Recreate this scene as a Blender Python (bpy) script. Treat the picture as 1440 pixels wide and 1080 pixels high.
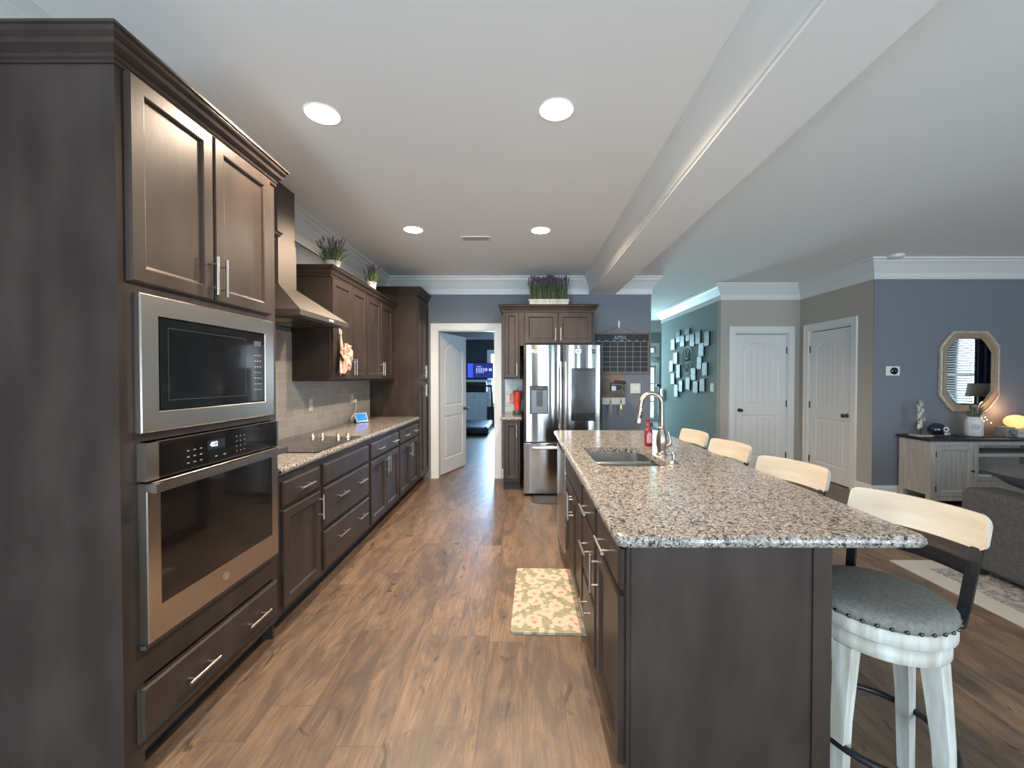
import bpy, bmesh, math, random
from mathutils import Vector, Matrix
random.seed(7)
S = bpy.context.scene
for o in list(bpy.data.objects): bpy.data.objects.remove(o)
R = math.radians
V = Vector
# ------------------------------------------------------------------ camera
cd = bpy.data.cameras.new('camera'); cam = bpy.data.objects.new('camera', cd)
S.collection.objects.link(cam); S.camera = cam
cam.location = (0, 0, 1.42)
cam.rotation_euler = (R(90 - 0.88), 0, R(0.1))
cd.sensor_width = 36; cd.lens = 14.5; cd.shift_x = -14 / 1440; cd.shift_y = 0; cd.clip_start = .02
# ------------------------------------------------------------------ colour management, world
S.view_settings.view_transform = 'Standard'; S.view_settings.look = 'None'
S.view_settings.exposure = 1.32; S.view_settings.gamma = 1; S.view_settings.use_curve_mapping = False
w = bpy.data.worlds.new('world'); S.world = w; w.use_nodes = True
bg = w.node_tree.nodes['Background']; bg.inputs[0].default_value = (.60, .80, 1.0, 1); bg.inputs[1].default_value = 2.0
# ------------------------------------------------------------------ daylight at the windows
def area(name, loc, rot, sx, sy, power, col):
    l = bpy.data.lights.new(name, 'AREA'); l.shape = 'RECTANGLE'; l.size = sx; l.size_y = sy
    l.energy = power; l.color = col
    o = bpy.data.objects.new(name, l); S.collection.objects.link(o); o.location = loc; o.rotation_euler = rot
    return o
for (wx0, wx1) in ((-1.9, -.75), (.38, .58), (.76, .96), (1.50, 1.64), (2.45, 2.80)):  # unseen rear windows; narrow ones spaced to put bright streaks on the refrigerator
    area('daylight_patio', ((wx0 + wx1) / 2, -3.66, 1.2), (R(118), 0, 0), wx1 - wx0, 2.1, 88 * (wx1 - wx0), (.70, .88, 1.0))
area('daylight_living', (4.8, -3.68, 1.40), (R(112), 0, 0), 3.0, 1.5, 44, (.88, .95, 1.0))
area('daylight_side', (7.82, 2.1, 1.45), (R(90), 0, R(90)), 1.6, 1.3, 3.2, (.60, .90, 1.0))
area('daylight_gym', (-.35, 12.85, 1.4), (R(90), 0, R(180)), 1.4, 1.5, 260, (.38, .66, 1.0))
area('daylight_entry', (2.6, 10.85, 1.4), (R(64), 0, R(180)), 1.6, 2.2, 90, (.55, .90, 1.0))  # enters mostly through the added, unseen entry window

# ------------------------------------------------------------------ materials
MATS = {}
def new_mat(name):
    m = bpy.data.materials.new(name); m.use_nodes = True
    return m, m.node_tree, m.node_tree.nodes['Principled BSDF']
def mat(name, col, rough=.5, metal=0, emit=None, es=0, trans=0, bump=None, coat=0, var=None, spec=None):
    if name in MATS: return MATS[name]
    m, nt, p = new_mat(name)
    p.inputs['Base Color'].default_value = (*col, 1); p.inputs['Roughness'].default_value = rough
    p.inputs['Metallic'].default_value = metal; p.inputs['Transmission Weight'].default_value = trans
    p.inputs['Coat Weight'].default_value = coat; p.inputs['Coat Roughness'].default_value = .15
    if spec is not None: p.inputs['Specular IOR Level'].default_value = spec
    if emit: p.inputs['Emission Color'].default_value = (*emit, 1); p.inputs['Emission Strength'].default_value = es
    tc = nt.nodes.new('ShaderNodeTexCoord')
    if var:   # (scale vector, noise scale, second colour)
        mp = nt.nodes.new('ShaderNodeMapping'); mp.inputs['Scale'].default_value = var[0]
        nt.links.new(tc.outputs['Object'], mp.inputs[0])
        n = nt.nodes.new('ShaderNodeTexNoise'); n.inputs['Scale'].default_value = var[1]; n.inputs['Detail'].default_value = 6
        nt.links.new(mp.outputs[0], n.inputs['Vector'])
        r = nt.nodes.new('ShaderNodeValToRGB'); r.color_ramp.elements[0].position = .36; r.color_ramp.elements[1].position = .66
        r.color_ramp.elements[0].color = (*col, 1); r.color_ramp.elements[1].color = (*var[2], 1)
        nt.links.new(n.outputs[0], r.inputs[0]); nt.links.new(r.outputs[0], p.inputs['Base Color'])
    if bump:  # (scale, strength, stretch)
        mp = nt.nodes.new('ShaderNodeMapping'); mp.inputs['Scale'].default_value = bump[2] if len(bump) > 2 else (1, 1, 1)
        nt.links.new(tc.outputs['Object'], mp.inputs[0])
        n = nt.nodes.new('ShaderNodeTexNoise'); n.inputs['Scale'].default_value = bump[0]; n.inputs['Detail'].default_value = 3
        b = nt.nodes.new('ShaderNodeBump'); b.inputs['Strength'].default_value = bump[1]; b.inputs['Distance'].default_value = .01
        nt.links.new(mp.outputs[0], n.inputs['Vector']); nt.links.new(n.outputs[0], b.inputs['Height']); nt.links.new(b.outputs[0], p.inputs['Normal'])
    MATS[name] = m
    return m
def math_node(nt, op, a, b=None):
    n = nt.nodes.new('ShaderNodeMath'); n.operation = op
    for i, x in enumerate((a, b)):
        if x is None: continue
        if isinstance(x, (int, float)): n.inputs[i].default_value = x
        else: nt.links.new(x, n.inputs[i])
    return n.outputs[0]
def ramp(nt, src, stops):
    r = nt.nodes.new('ShaderNodeValToRGB'); e = r.color_ramp.elements
    while len(e) < len(stops): e.new(.5)
    for i, (p, c) in enumerate(stops): e[i].position = p; e[i].color = (*c, 1)
    nt.links.new(src, r.inputs[0]); return r.outputs[0]
def mix(nt, fac, a, b, mode='MIX'):
    n = nt.nodes.new('ShaderNodeMix'); n.data_type = 'RGBA'; n.blend_type = mode
    if isinstance(fac, (int, float)): n.inputs[0].default_value = fac
    else: nt.links.new(fac, n.inputs[0])
    for i, x in ((6, a), (7, b)):
        if isinstance(x, tuple): n.inputs[i].default_value = (*x, 1)
        else: nt.links.new(x, n.inputs[i])
    return n.outputs[2]
def noise(nt, vec, scale, detail=4, dist=0, rough=.5):
    n = nt.nodes.new('ShaderNodeTexNoise'); n.inputs['Scale'].default_value = scale; n.inputs['Detail'].default_value = detail
    n.inputs['Distortion'].default_value = dist; n.inputs['Roughness'].default_value = rough
    nt.links.new(vec, n.inputs['Vector']); return n.outputs[0]

def floor_material():
    m, nt, p = new_mat('plank_floor')
    tc = nt.nodes.new('ShaderNodeTexCoord'); sp = nt.nodes.new('ShaderNodeSeparateXYZ'); nt.links.new(tc.outputs['Object'], sp.inputs[0])
    cb = nt.nodes.new('ShaderNodeCombineXYZ'); nt.links.new(sp.outputs[0], cb.inputs[1])
    row = math_node(nt, 'FLOOR', math_node(nt, 'DIVIDE', sp.outputs[0], .181))
    sh = math_node(nt, 'FRACT', math_node(nt, 'MULTIPLY', math_node(nt, 'SINE', math_node(nt, 'MULTIPLY', row, 12.9898)), 437.585))
    nt.links.new(math_node(nt, 'ADD', sp.outputs[1], math_node(nt, 'MULTIPLY', sh, 1.22)), cb.inputs[0])
    br = nt.nodes.new('ShaderNodeTexBrick'); nt.links.new(cb.outputs[0], br.inputs['Vector'])
    br.offset = 0; br.offset_frequency = 2; br.squash = 1
    br.inputs['Scale'].default_value = 1; br.inputs['Brick Width'].default_value = 1.22; br.inputs['Row Height'].default_value = .181
    br.inputs['Mortar Size'].default_value = .0014; br.inputs['Mortar Smooth'].default_value = .3
    br.inputs['Color1'].default_value = (0, 0, 0, 1); br.inputs['Color2'].default_value = (1, 1, 1, 1); br.inputs['Mortar'].default_value = (.5, .5, .5, 1)
    rnd = math_node(nt, 'MULTIPLY', br.outputs['Color'], 23.0)
    def vec(sx, sy, k=1.0):
        c = nt.nodes.new('ShaderNodeCombineXYZ')
        nt.links.new(math_node(nt, 'MULTIPLY', sp.outputs[0], sx), c.inputs[0]); nt.links.new(math_node(nt, 'MULTIPLY', sp.outputs[1], sy), c.inputs[1])
        nt.links.new(math_node(nt, 'MULTIPLY', rnd, k), c.inputs[2]); return c.outputs[0]
    grain = noise(nt, vec(22, 2.0), 2.2, 9, 1.8, .7)
    fine = noise(nt, vec(110, 4), 1.5, 4, .3)
    blot = noise(nt, vec(5.5, 1.5), 1.5, 5, 1.2, .6)
    knot = noise(nt, vec(8, 4.2), 1.1, 2, 1.6)
    c1 = ramp(nt, grain, [(.28, (.205, .132, .086)), (.48, (.315, .205, .132)), (.72, (.42, .292, .196))])
    c2 = mix(nt, ramp(nt, blot, [(.42, (0, 0, 0)), (.60, (.85, .85, .85))]), c1, (.175, .122, .094))
    c3 = mix(nt, ramp(nt, knot, [(.655, (0, 0, 0)), (.74, (.8, .8, .8))]), c2, (.075, .050, .038))
    c4 = mix(nt, .6, c3, ramp(nt, fine, [(.3, (.55, .5, .45)), (.7, (1.0, 1.0, 1.0))]), 'MULTIPLY')
    tint = ramp(nt, br.outputs['Color'], [(0, (.60, .61, .625)), (1, (.83, .835, .835))])
    c5 = mix(nt, 1.0, c4, tint, 'MULTIPLY')
    c6 = mix(nt, math_node(nt, 'MULTIPLY', br.outputs['Fac'], .7), c5, (.06, .04, .03))
    nt.links.new(c6, p.inputs['Base Color'])
    nt.links.new(ramp(nt, grain, [(.3, (.34, .34, .34)), (.7, (.44, .44, .44))]), p.inputs['Roughness'])
    b = nt.nodes.new('ShaderNodeBump'); b.inputs['Strength'].default_value = .12; b.inputs['Distance'].default_value = .004
    nt.links.new(grain, b.inputs['Height']); nt.links.new(b.outputs[0], p.inputs['Normal'])
    return m
def granite_material():
    m, nt, p = new_mat('speckled_granite')
    tc = nt.nodes.new('ShaderNodeTexCoord'); o = tc.outputs['Object']
    n1 = noise(nt, o, 105, 3, .6, .6); n2 = noise(nt, o, 62, 4, 1.3, .65)
    mp = nt.nodes.new('ShaderNodeMapping'); mp.inputs['Location'].default_value = (3, 7, 2); nt.links.new(o, mp.inputs[0])
    n3 = noise(nt, mp.outputs[0], 88, 3, .9, .6)
    base = ramp(nt, n1, [(.38, (.20, .172, .15)), (.50, (.345, .315, .28)), (.60, (.48, .455, .42))])
    brown = mix(nt, ramp(nt, n3, [(.52, (0, 0, 0)), (.59, (.8, .8, .8))]), base, (.205, .165, .14))
    dark = mix(nt, ramp(nt, n2, [(.528, (0, 0, 0)), (.575, (1, 1, 1))]), brown, (.035, .033, .035))
    nt.links.new(dark, p.inputs['Base Color']); p.inputs['Roughness'].default_value = .16
    return m
def brick_material(name, axis, bw, bh, c1, c2, mortar, rough, ms=.003):
    m, nt, p = new_mat(name)
    tc = nt.nodes.new('ShaderNodeTexCoord'); sp = nt.nodes.new('ShaderNodeSeparateXYZ'); nt.links.new(tc.outputs['Object'], sp.inputs[0])
    cb = nt.nodes.new('ShaderNodeCombineXYZ'); nt.links.new(sp.outputs[axis], cb.inputs[0]); nt.links.new(sp.outputs[2], cb.inputs[1])
    br = nt.nodes.new('ShaderNodeTexBrick'); nt.links.new(cb.outputs[0], br.inputs['Vector'])
    br.inputs['Scale'].default_value = 1; br.inputs['Brick Width'].default_value = bw; br.inputs['Row Height'].default_value = bh
    br.inputs['Mortar Size'].default_value = ms; br.inputs['Color1'].default_value = (*c1, 1); br.inputs['Color2'].default_value = (*c2, 1)
    br.inputs['Mortar'].default_value = (*mortar, 1)
    nt.links.new(br.outputs['Color'], p.inputs['Base Color']); p.inputs['Roughness'].default_value = rough
    b = nt.nodes.new('ShaderNodeBump'); b.inputs['Strength'].default_value = .3; b.inputs['Distance'].default_value = .002; b.invert = True
    nt.links.new(br.outputs['Fac'], b.inputs['Height']); nt.links.new(b.outputs[0], p.inputs['Normal'])
    return m
def floral_material():
    m, nt, p = new_mat('floral_mat')
    tc = nt.nodes.new('ShaderNodeTexCoord'); o = tc.outputs['Object']
    ds = nt.nodes.new('ShaderNodeVectorMath'); ds.operation = 'ADD'
    nn = nt.nodes.new('ShaderNodeTexNoise'); nn.inputs['Scale'].default_value = 30; nt.links.new(o, nn.inputs['Vector'])
    sc = nt.nodes.new('ShaderNodeVectorMath'); sc.operation = 'SCALE'; sc.inputs[3].default_value = .055; nt.links.new(nn.outputs[1], sc.inputs[0])
    nt.links.new(o, ds.inputs[0]); nt.links.new(sc.outputs[0], ds.inputs[1])
    def vor(scale, loc, vec):
        mp = nt.nodes.new('ShaderNodeMapping'); mp.inputs['Location'].default_value = loc; nt.links.new(vec, mp.inputs[0])
        v = nt.nodes.new('ShaderNodeTexVoronoi'); v.voronoi_dimensions = '2D'; v.inputs['Scale'].default_value = scale; nt.links.new(mp.outputs[0], v.inputs['Vector']); return v.outputs['Distance']
    f1 = vor(8.5, (0, 0, 0), ds.outputs[0]); c1 = f1; f2 = vor(17, (3.3, 1.7, 0), ds.outputs[0])
    lf = noise(nt, o, 42, 2, 1.5)
    c = mix(nt, ramp(nt, lf, [(.55, (0, 0, 0)), (.60, (.9, .9, .9))]), (.33, .30, .20), (.17, .19, .11))
    c = mix(nt, ramp(nt, f2, [(.26, (1, 1, 1)), (.32, (0, 0, 0))]), c, (.56, .46, .33))
    c = mix(nt, ramp(nt, f1, [(.36, (1, 1, 1)), (.42, (0, 0, 0))]), c, ramp(nt, f1, [(.08, (.56, .36, .25)), (.22, (.62, .48, .38))]))
    c = mix(nt, ramp(nt, c1, [(.05, (1, 1, 1)), (.09, (0, 0, 0))]), c, (.42, .20, .09))
    nt.links.new(c, p.inputs['Base Color']); p.inputs['Roughness'].default_value = .6
    return m

M_floor = floor_material(); M_granite = granite_material()
M_tile = brick_material('subway_tile', 1, .155, .0775, (.40, .375, .345), (.46, .43, .395), (.52, .49, .45), .22)
M_tile2 = brick_material('subway_tile_back', 0, .155, .0775, (.30, .33, .32), (.50, .48, .43), (.55, .53, .48), .22)
M_ceil = mat('ceiling_paint', (.88, .88, .865), .9, bump=(140, .04))
M_white = mat('trim_white', (.74, .74, .72), .35)
M_door = mat('door_white', (.72, .71, .69), .42)
M_blue = mat('wall_slate_blue', (.190, .204, .236), .8, bump=(160, .08))
M_beige = mat('wall_greige', (.44, .41, .36), .8, bump=(160, .08))
M_teal = mat('wall_hall', (.26, .315, .31), .8)
M_gym = mat('wall_charcoal', (.05, .06, .075), .7)
M_gymtrim = mat('wainscot_paint', (.82, .85, .86), .5)
M_cab = mat('cabinet_stain', (.037, .0265, .022), .38, var=((1, 1, .35), 7, (.058, .043, .036)), bump=(60, .04, (1, 1, .1)), spec=.26)
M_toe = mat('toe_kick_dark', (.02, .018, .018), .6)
M_steel = mat('brushed_steel', (.55, .50, .45), .26, 1, bump=(40, .03, (1, 1, 25)))
M_fridge = mat('fridge_steel', (.50, .51, .51), .13, 1)
_p = M_fridge.node_tree.nodes['Principled BSDF']; _p.inputs['Anisotropic'].default_value = .95; _p.inputs['Anisotropic Rotation'].default_value = .25
_t = M_fridge.node_tree.nodes.new('ShaderNodeTangent'); _t.direction_type = 'RADIAL'; _t.axis = 'Z'; M_fridge.node_tree.links.new(_t.outputs[0], _p.inputs['Tangent'])
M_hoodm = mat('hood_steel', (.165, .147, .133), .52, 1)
M_nickel = mat('satin_nickel', (.66, .61, .55), .28, 1)
M_fauc = mat('faucet_nickel', (.42, .37, .32), .30, 1)
M_black = mat('black_metal', (.012, .012, .013), .4)
M_glassb = mat('black_glass', (.006, .006, .007), .06, coat=.5)
M_dkplastic = mat('dark_plastic', (.03, .03, .033), .35)
M_bronze = mat('oil_bronze', (.10, .085, .075), .3, .9)
M_whitewash = mat('whitewashed_wood', (.66, .66, .62), .55, var=((9, 9, 1.4), 3, (.44, .40, .33)), bump=(30, .15, (1, 1, .15)))
M_backboard = mat('whitewashed_back', (.70, .63, .53), .5, var=((1, 1, 6), 3, (.58, .50, .40)))
M_seat = mat('grey_upholstery', (.165, .157, .140), .85, var=((1, 1, 1), 90, (.235, .225, .20)), bump=(260, .25))
M_sofa = mat('charcoal_chenille', (.055, .053, .055), .95, var=((1, 1, 1), 60, (.085, .082, .084)), bump=(180, .5))
M_console = mat('washed_console', (.52, .50, .47), .6, var=((10, 10, 1), 4, (.42, .40, .37)))
M_contop = mat('console_top', (.025, .022, .021), .4)
def glass_material():
    m, nt, p = new_mat('window_glass'); tr = nt.nodes.new('ShaderNodeBsdfTransparent'); gl = nt.nodes.new('ShaderNodeBsdfGlossy'); gl.inputs['Roughness'].default_value = .02
    fr_ = nt.nodes.new('ShaderNodeFresnel'); fr_.inputs[0].default_value = 1.45; mx = nt.nodes.new('ShaderNodeMixShader')
    nt.links.new(fr_.outputs[0], mx.inputs[0]); nt.links.new(tr.outputs[0], mx.inputs[1]); nt.links.new(gl.outputs[0], mx.inputs[2])
    nt.links.new(mx.outputs[0], nt.nodes['Material Output'].inputs[0]); return m
M_glass = glass_material()
M_mirror = mat('mirror_silver', (.9, .9, .9), .02, 1)
M_goldwood = mat('antique_frame', (.42, .35, .25), .55, var=((1, 1, 1), 40, (.60, .55, .46)))
M_goldin = mat('antique_frame_inner', (.34, .26, .17), .55)
M_chalk = mat('chalkboard', (.018, .020, .023), .6)
M_chalkline = mat('chalk_white', (.50, .55, .55), .8)
M_wood = mat('walnut_frame', (.12, .075, .045), .5, var=((1, 20, 20), 4, (.18, .12, .075)))
M_barn = mat('weathered_board', (.16, .12, .085), .7, var=((1, 1, 12), 5, (.26, .21, .15)))
M_cream = mat('cream_plastic', (.70, .66, .58), .4)
M_wp = mat('white_plastic', (.78, .78, .76), .35)
M_pink = mat('pink_petal', (.80, .36, .31), .7, var=((1, 1, 1), 30, (.90, .52, .44)))
M_ribbon = mat('pale_ribbon', (.80, .55, .38), .6)
M_leaf = mat('lavender_leaf', (.05, .085, .035), .7, var=((1, 1, 1), 50, (.11, .15, .065)))
M_lav = mat('lavender_flower', (.11, .075, .115), .8)
M_red = mat('red_tumbler', (.85, .075, .04), .35)
M_redpl = mat('soap_red', (.22, .015, .03), .2, coat=.5)
M_sink = mat('sink_steel', (.50, .52, .52), .28, 1)
M_lampon = mat('downlight_lens', (1, .9, .8), .5, emit=(1, .86, .68), es=9)
M_ring = mat('downlight_trim', (.9, .88, .84), .5)

# ------------------------------------------------------------------ mesh builder
class MB:
    def __init__(s): s.v = []; s.f = []; s.sm = []; s.M = None
    def add(s, vs, fs, smooth=False):
        n = len(s.v)
        for p in vs:
            p = V(p); s.v.append(s.M @ p if s.M else p)
        for f in fs: s.f.append([n + i for i in f]); s.sm.append(smooth)
        return s
    def box(s, x0, x1, y0, y1, z0, z1, bev=0, seg=1):
        x0, x1 = min(x0, x1), max(x0, x1); y0, y1 = min(y0, y1), max(y0, y1); z0, z1 = min(z0, z1), max(z0, z1)
        if bev <= 0:
            return s.add([(x, y, z) for x in (x0, x1) for y in (y0, y1) for z in (z0, z1)],
                         [(0, 1, 3, 2), (4, 6, 7, 5), (0, 4, 5, 1), (2, 3, 7, 6), (0, 2, 6, 4), (1, 5, 7, 3)])
        bm = bmesh.new(); bmesh.ops.create_cube(bm, size=1)
        for q in bm.verts: q.co = V(((x0 + x1) / 2 + q.co.x * (x1 - x0), (y0 + y1) / 2 + q.co.y * (y1 - y0), (z0 + z1) / 2 + q.co.z * (z1 - z0)))
        bmesh.ops.bevel(bm, geom=bm.edges[:], offset=bev, segments=seg, profile=.5, affect='EDGES')
        bm.verts.index_update()
        s.add([q.co.copy() for q in bm.verts], [[q.index for q in f.verts] for f in bm.faces], seg > 1); bm.free(); return s
    def rings(s, loops, cap0=True, cap1=True, close=False, smooth=False):
        n = len(loops[0]); vs = [p for l in loops for p in l]; fs = []
        k = len(loops)
        for i in range(k if close else k - 1):
            a = i * n; b = ((i + 1) % k) * n
            for j in range(n): fs.append((a + j, a + (j + 1) % n, b + (j + 1) % n, b + j))
        s.add(vs, fs, smooth)
        if not close:
            if cap0: s.add(loops[0], [tuple(range(n))[::-1]])
            if cap1: s.add(loops[-1], [tuple(range(n))])
        return s
    def cyl(s, p0, p1, r, r2=None, n=16, caps=True):
        p0, p1 = V(p0), V(p1); d = (p1 - p0).normalized(); a = d.orthogonal().normalized(); b = d.cross(a); r2 = r if r2 is None else r2
        L = [[p + (a * math.cos(2 * math.pi * i / n) + b * math.sin(2 * math.pi * i / n)) * q for i in range(n)] for p, q in ((p0, r), (p1, r2))]
        return s.rings(L, caps, caps, smooth=True)
    def lathe(s, prof, c=(0, 0, 0), n=28, axis='z', cap0=True, cap1=True):
        c = V(c); L = []
        for r, h in prof:
            l = []
            for i in range(n):
                t = 2 * math.pi * i / n; x, y = r * math.cos(t), r * math.sin(t)
                l.append(c + (V((x, y, h)) if axis == 'z' else V((x, h, y)) if axis == 'y' else V((h, x, y))))
            L.append(l)
        return s.rings(L, cap0, cap1, smooth=True)
    def tube(s, pts, r, n=10, closed=False, sq=None):
        pts = [V(p) for p in pts]; k = len(pts); L = []; prev = None
        for i, p in enumerate(pts):
            if closed: d = (pts[(i + 1) % k] - pts[i - 1]).normalized()
            else: d = (pts[min(i + 1, k - 1)] - pts[max(i - 1, 0)]).normalized()
            if prev is None: a = d.orthogonal().normalized()
            else: a = (prev - d * prev.dot(d)); a = a.normalized() if a.length > 1e-6 else d.orthogonal().normalized()
            prev = a; b = d.cross(a); q = r[i] if isinstance(r, (list, tuple)) else r
            L.append([p + (a * math.cos(2 * math.pi * j / n) + b * math.sin(2 * math.pi * j / n)) * q for j in range(n)])
        return s.rings(L, close=closed, smooth=True)
    def prism(s, poly, axis, a, b):   # poly in the two other axes
        def P(q, h):
            return (h, q[0], q[1]) if axis == 'x' else (q[0], h, q[1]) if axis == 'y' else (q[0], q[1], h)
        return s.rings([[P(q, a) for q in poly], [P(q, b) for q in poly]])
    def ball(s, c, rx, ry=None, rz=None, nu=16, nv=10):
        ry = ry or rx; rz = rz or rx; c = V(c); L = []
        for i in range(1, nv):
            t = math.pi * i / nv
            L.append([c + V((rx * math.sin(t) * math.cos(2 * math.pi * j / nu), ry * math.sin(t) * math.sin(2 * math.pi * j / nu), rz * math.cos(t))) for j in range(nu)])
        return s.rings(L, smooth=True)
    def sweep(s, path, prof, closed=False):  # path XY list, prof (out, z); out = right-hand side
        n = len(path); L = []
        for i in range(n):
            p = V((path[i][0], path[i][1]))
            def nr(a, b): d = (V(b) - V(a)).normalized(); return V((d.y, -d.x))
            pr = nr(path[i - 1], path[i]) if (i > 0 or closed) else None
            nx = nr(path[i], path[(i + 1) % n]) if (i < n - 1 or closed) else None
            if pr is None: m = nx
            elif nx is None: m = pr
            else: m = (pr + nx); m = m / max(.2, m.dot(pr))
            L.append([(p.x + m.x * o, p.y + m.y * o, z) for o, z in prof])
        return s.rings(L, close=closed)
    def build(s, name, m, parent=None, local=False, kind=None, recalc=True):
        me = bpy.data.meshes.new(name)
        off = V((0, 0, 0))
        if parent is not None and not local:
            q = parent
            while q: off += q.location; q = q.parent
        me.from_pydata([tuple(p - off) for p in s.v], [], s.f)
        me.polygons.foreach_set('use_smooth', s.sm)
        if recalc:
            bm = bmesh.new(); bm.from_mesh(me); bmesh.ops.recalc_face_normals(bm, faces=bm.faces); bm.to_mesh(me); bm.free()
        me.materials.append(m); me.update()
        o = bpy.data.objects.new(name, me); S.collection.objects.link(o)
        if parent is not None: o.parent = parent
        if kind: o['kind'] = kind
        return o
def B(*a, **k): return MB().box(*a, **k)
def thing(name, label, cat, loc=(0, 0, 0), rz=0, group=None):
    o = bpy.data.objects.new(name, None); S.collection.objects.link(o); o.location = loc; o.rotation_euler = (0, 0, rz)
    o.empty_display_size = .1
    return tag(o, label, cat, group)
def tag(o, label, cat, group=None):
    o['label'] = label; o['category'] = cat
    if group: o['group'] = group
    return o
def relabel(o, label): o['label'] = label; return o
def struct(name, mb, m, parent=None): return mb.build(name, m, parent, kind=None if parent else 'structure')
def copy_tree(o, parent=None):
    c = o.copy(); S.collection.objects.link(c); c.parent = parent
    for ch in list(o.children): copy_tree(ch, c)
    return c
def text(body, size, loc, rot, m, name, parent, extrude=.0006):
    cu = bpy.data.curves.new('t', 'FONT'); cu.body = body; cu.size = size; cu.extrude = extrude; cu.align_x = 'CENTER'; cu.align_y = 'CENTER'
    t = bpy.data.objects.new('t', cu); S.collection.objects.link(t)
    dg = bpy.context.evaluated_depsgraph_get(); dg.update()
    me = bpy.data.meshes.new_from_object(t.evaluated_get(dg)); bpy.data.objects.remove(t)
    mt = Matrix.Translation(V(loc)) @ rot
    off = V((0, 0, 0)); q = parent
    while q: off += q.location; q = q.parent
    me.transform(Matrix.Translation(-off) @ mt); me.materials.clear(); me.materials.append(m)
    o = bpy.data.objects.new(name, me); S.collection.objects.link(o); o.parent = parent
    return o
ROT_PX = Matrix(((0, 0, 1, 0), (1, 0, 0, 0), (0, 1, 0, 0), (0, 0, 0, 1)))    # text facing +X, running along +Y
ROT_NY = Matrix(((1, 0, 0, 0), (0, 0, -1, 0), (0, 1, 0, 0), (0, 0, 0, 1)))   # text facing -Y
ROT_NX = Matrix(((0, 0, -1, 0), (-1, 0, 0, 0), (0, 1, 0, 0), (0, 0, 0, 1)))  # text facing -X

class Fr:   # a face plane: u along, v up, w out
    def __init__(s, o, u, w): s.o = V(o); s.u = V(u); s.w = V(w)
    def P(s, a, b, c): return s.o + s.u * a + V((0, 0, b)) + s.w * c
    def rect(s, u0, u1, v0, v1, i, w): return [s.P(u0 + i, v0 + i, w), s.P(u1 - i, v0 + i, w), s.P(u1 - i, v1 - i, w), s.P(u0 + i, v1 - i, w)]
    def slab(s, mb, u0, u1, v0, v1, w0, w1): return mb.rings([s.rect(u0, u1, v0, v1, 0, w0), s.rect(u0, u1, v0, v1, 0, w1)])
def cab_front(fr, u0, u1, v0, v1, kind, name, parent, handles=(), m=None):
    mb = MB(); t = .021
    if kind == 'door':
        fw = min(.058, (u1 - u0) * .26)
        pr = [(0, .0005), (0, t - .006), (.006, t), (fw - .006, t), (fw, t - .003), (fw + .007, t - .011)]
    else: pr = [(0, .0005), (0, t - .009), (.004, t - .008), (.011, t - .001), (.013, t)]
    mb.rings([fr.rect(u0, u1, v0, v1, i, ww) for i, ww in pr])
    o = mb.build(name, m or M_cab, parent)
    for (cu, cv, vert, L) in handles: pull(fr, cu, cv, vert, L, t, o)
    return o
def pull(fr, cu, cv, vert, L, t, parent):
    mb = MB(); a = (0, L / 2) if vert else (L / 2, 0)
    mb.cyl(fr.P(cu - a[0], cv - a[1], t + .032), fr.P(cu + a[0], cv + a[1], t + .032), .006, n=10)
    for sg in (-1, 1):
        q = .31 * L * 2 * .5 * 2 * .5; d = (0, q * sg) if vert else (q * sg, 0)
        mb.cyl(fr.P(cu + d[0], cv + d[1], t - .001), fr.P(cu + d[0], cv + d[1], t + .032), .0045, n=8)
    return mb.build('handle', M_nickel, parent)
CROWN = lambda z, k=.08: [(0, z), (.012, z), (.014, z + .014 * k / .08), (.022, z + .02 * k / .08), (.034, z + .045 * k / .08), (.052, z + .062 * k / .08), (.054, z + .07 * k / .08), (.062, z + k), (0, z + k)]
def room_crown(z1=2.82, h=.235, d=.125):
    z0 = z1 - h
    return [(0, z0), (.016, z0), (.018, z0 + .02), (.010, z0 + .028), (.012, z0 + .075), (.03, z0 + .10), (.075, z0 + .165), (.10, z0 + .19), (.103, z0 + .205), (d, z0 + .212), (d, z1), (0, z1)]

# ================================================================== ROOM SHELL
H = 2.82
def wall_x(name, x0, x1, y0, y1, m, holes=(), z1=H):      # runs along Y; holes (y0,y1,z0,z1)
    mb = MB(); cur = y0
    for (a, b, c, d) in sorted(holes):
        mb.box(x0, x1, cur, a, 0, z1)
        if c > 0: mb.box(x0, x1, a, b, 0, c)
        if d < z1: mb.box(x0, x1, a, b, d, z1)
        cur = b
    mb.box(x0, x1, cur, y1, 0, z1); return struct(name, mb, m)
def wall_y(name, y0, y1, x0, x1, m, holes=(), z1=H):
    mb = MB(); cur = x0
    for (a, b, c, d) in sorted(holes):
        mb.box(cur, a, y0, y1, 0, z1)
        if c > 0: mb.box(a, b, y0, y1, 0, c)
        if d < z1: mb.box(a, b, y0, y1, d, z1)
        cur = b
    mb.box(cur, x1, y0, y1, 0, z1); return struct(name, mb, m)
struct('floor', B(-3.2, 7.8, -3.7, 13, -.1, 0), M_floor)
struct('ceiling', B(-3.2, 7.8, -3.7, 13, H, H + .1), M_ceil)
wall_x('wall_left', -2.07, -1.95, -3.62, 5.92, M_blue)
wall_y('wall_back', 5.80, 5.92, -1.95, 1.80, M_blue, [(-1.20, -.385, 0, 2.09)])
wall_x('wall_hall_left', 1.68, 1.80, 5.92, 12.72, M_teal)
wall_y('wall_closet', 6.22, 6.34, 2.98, 4.29, M_beige, [(3.19, 3.99, 0, 2.10)])
wall_x('wall_pantry_right', 4.17, 4.29, 4.92, 6.22, M_beige, [(5.235, 6.02, 0, 2.10)])
wall_y('wall_living', 4.92, 5.04, 4.29, 7.6, M_blue)
struct('wall_living_return', B(4.17, 4.29, 4.915, 4.921, 0, H), M_blue)
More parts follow.
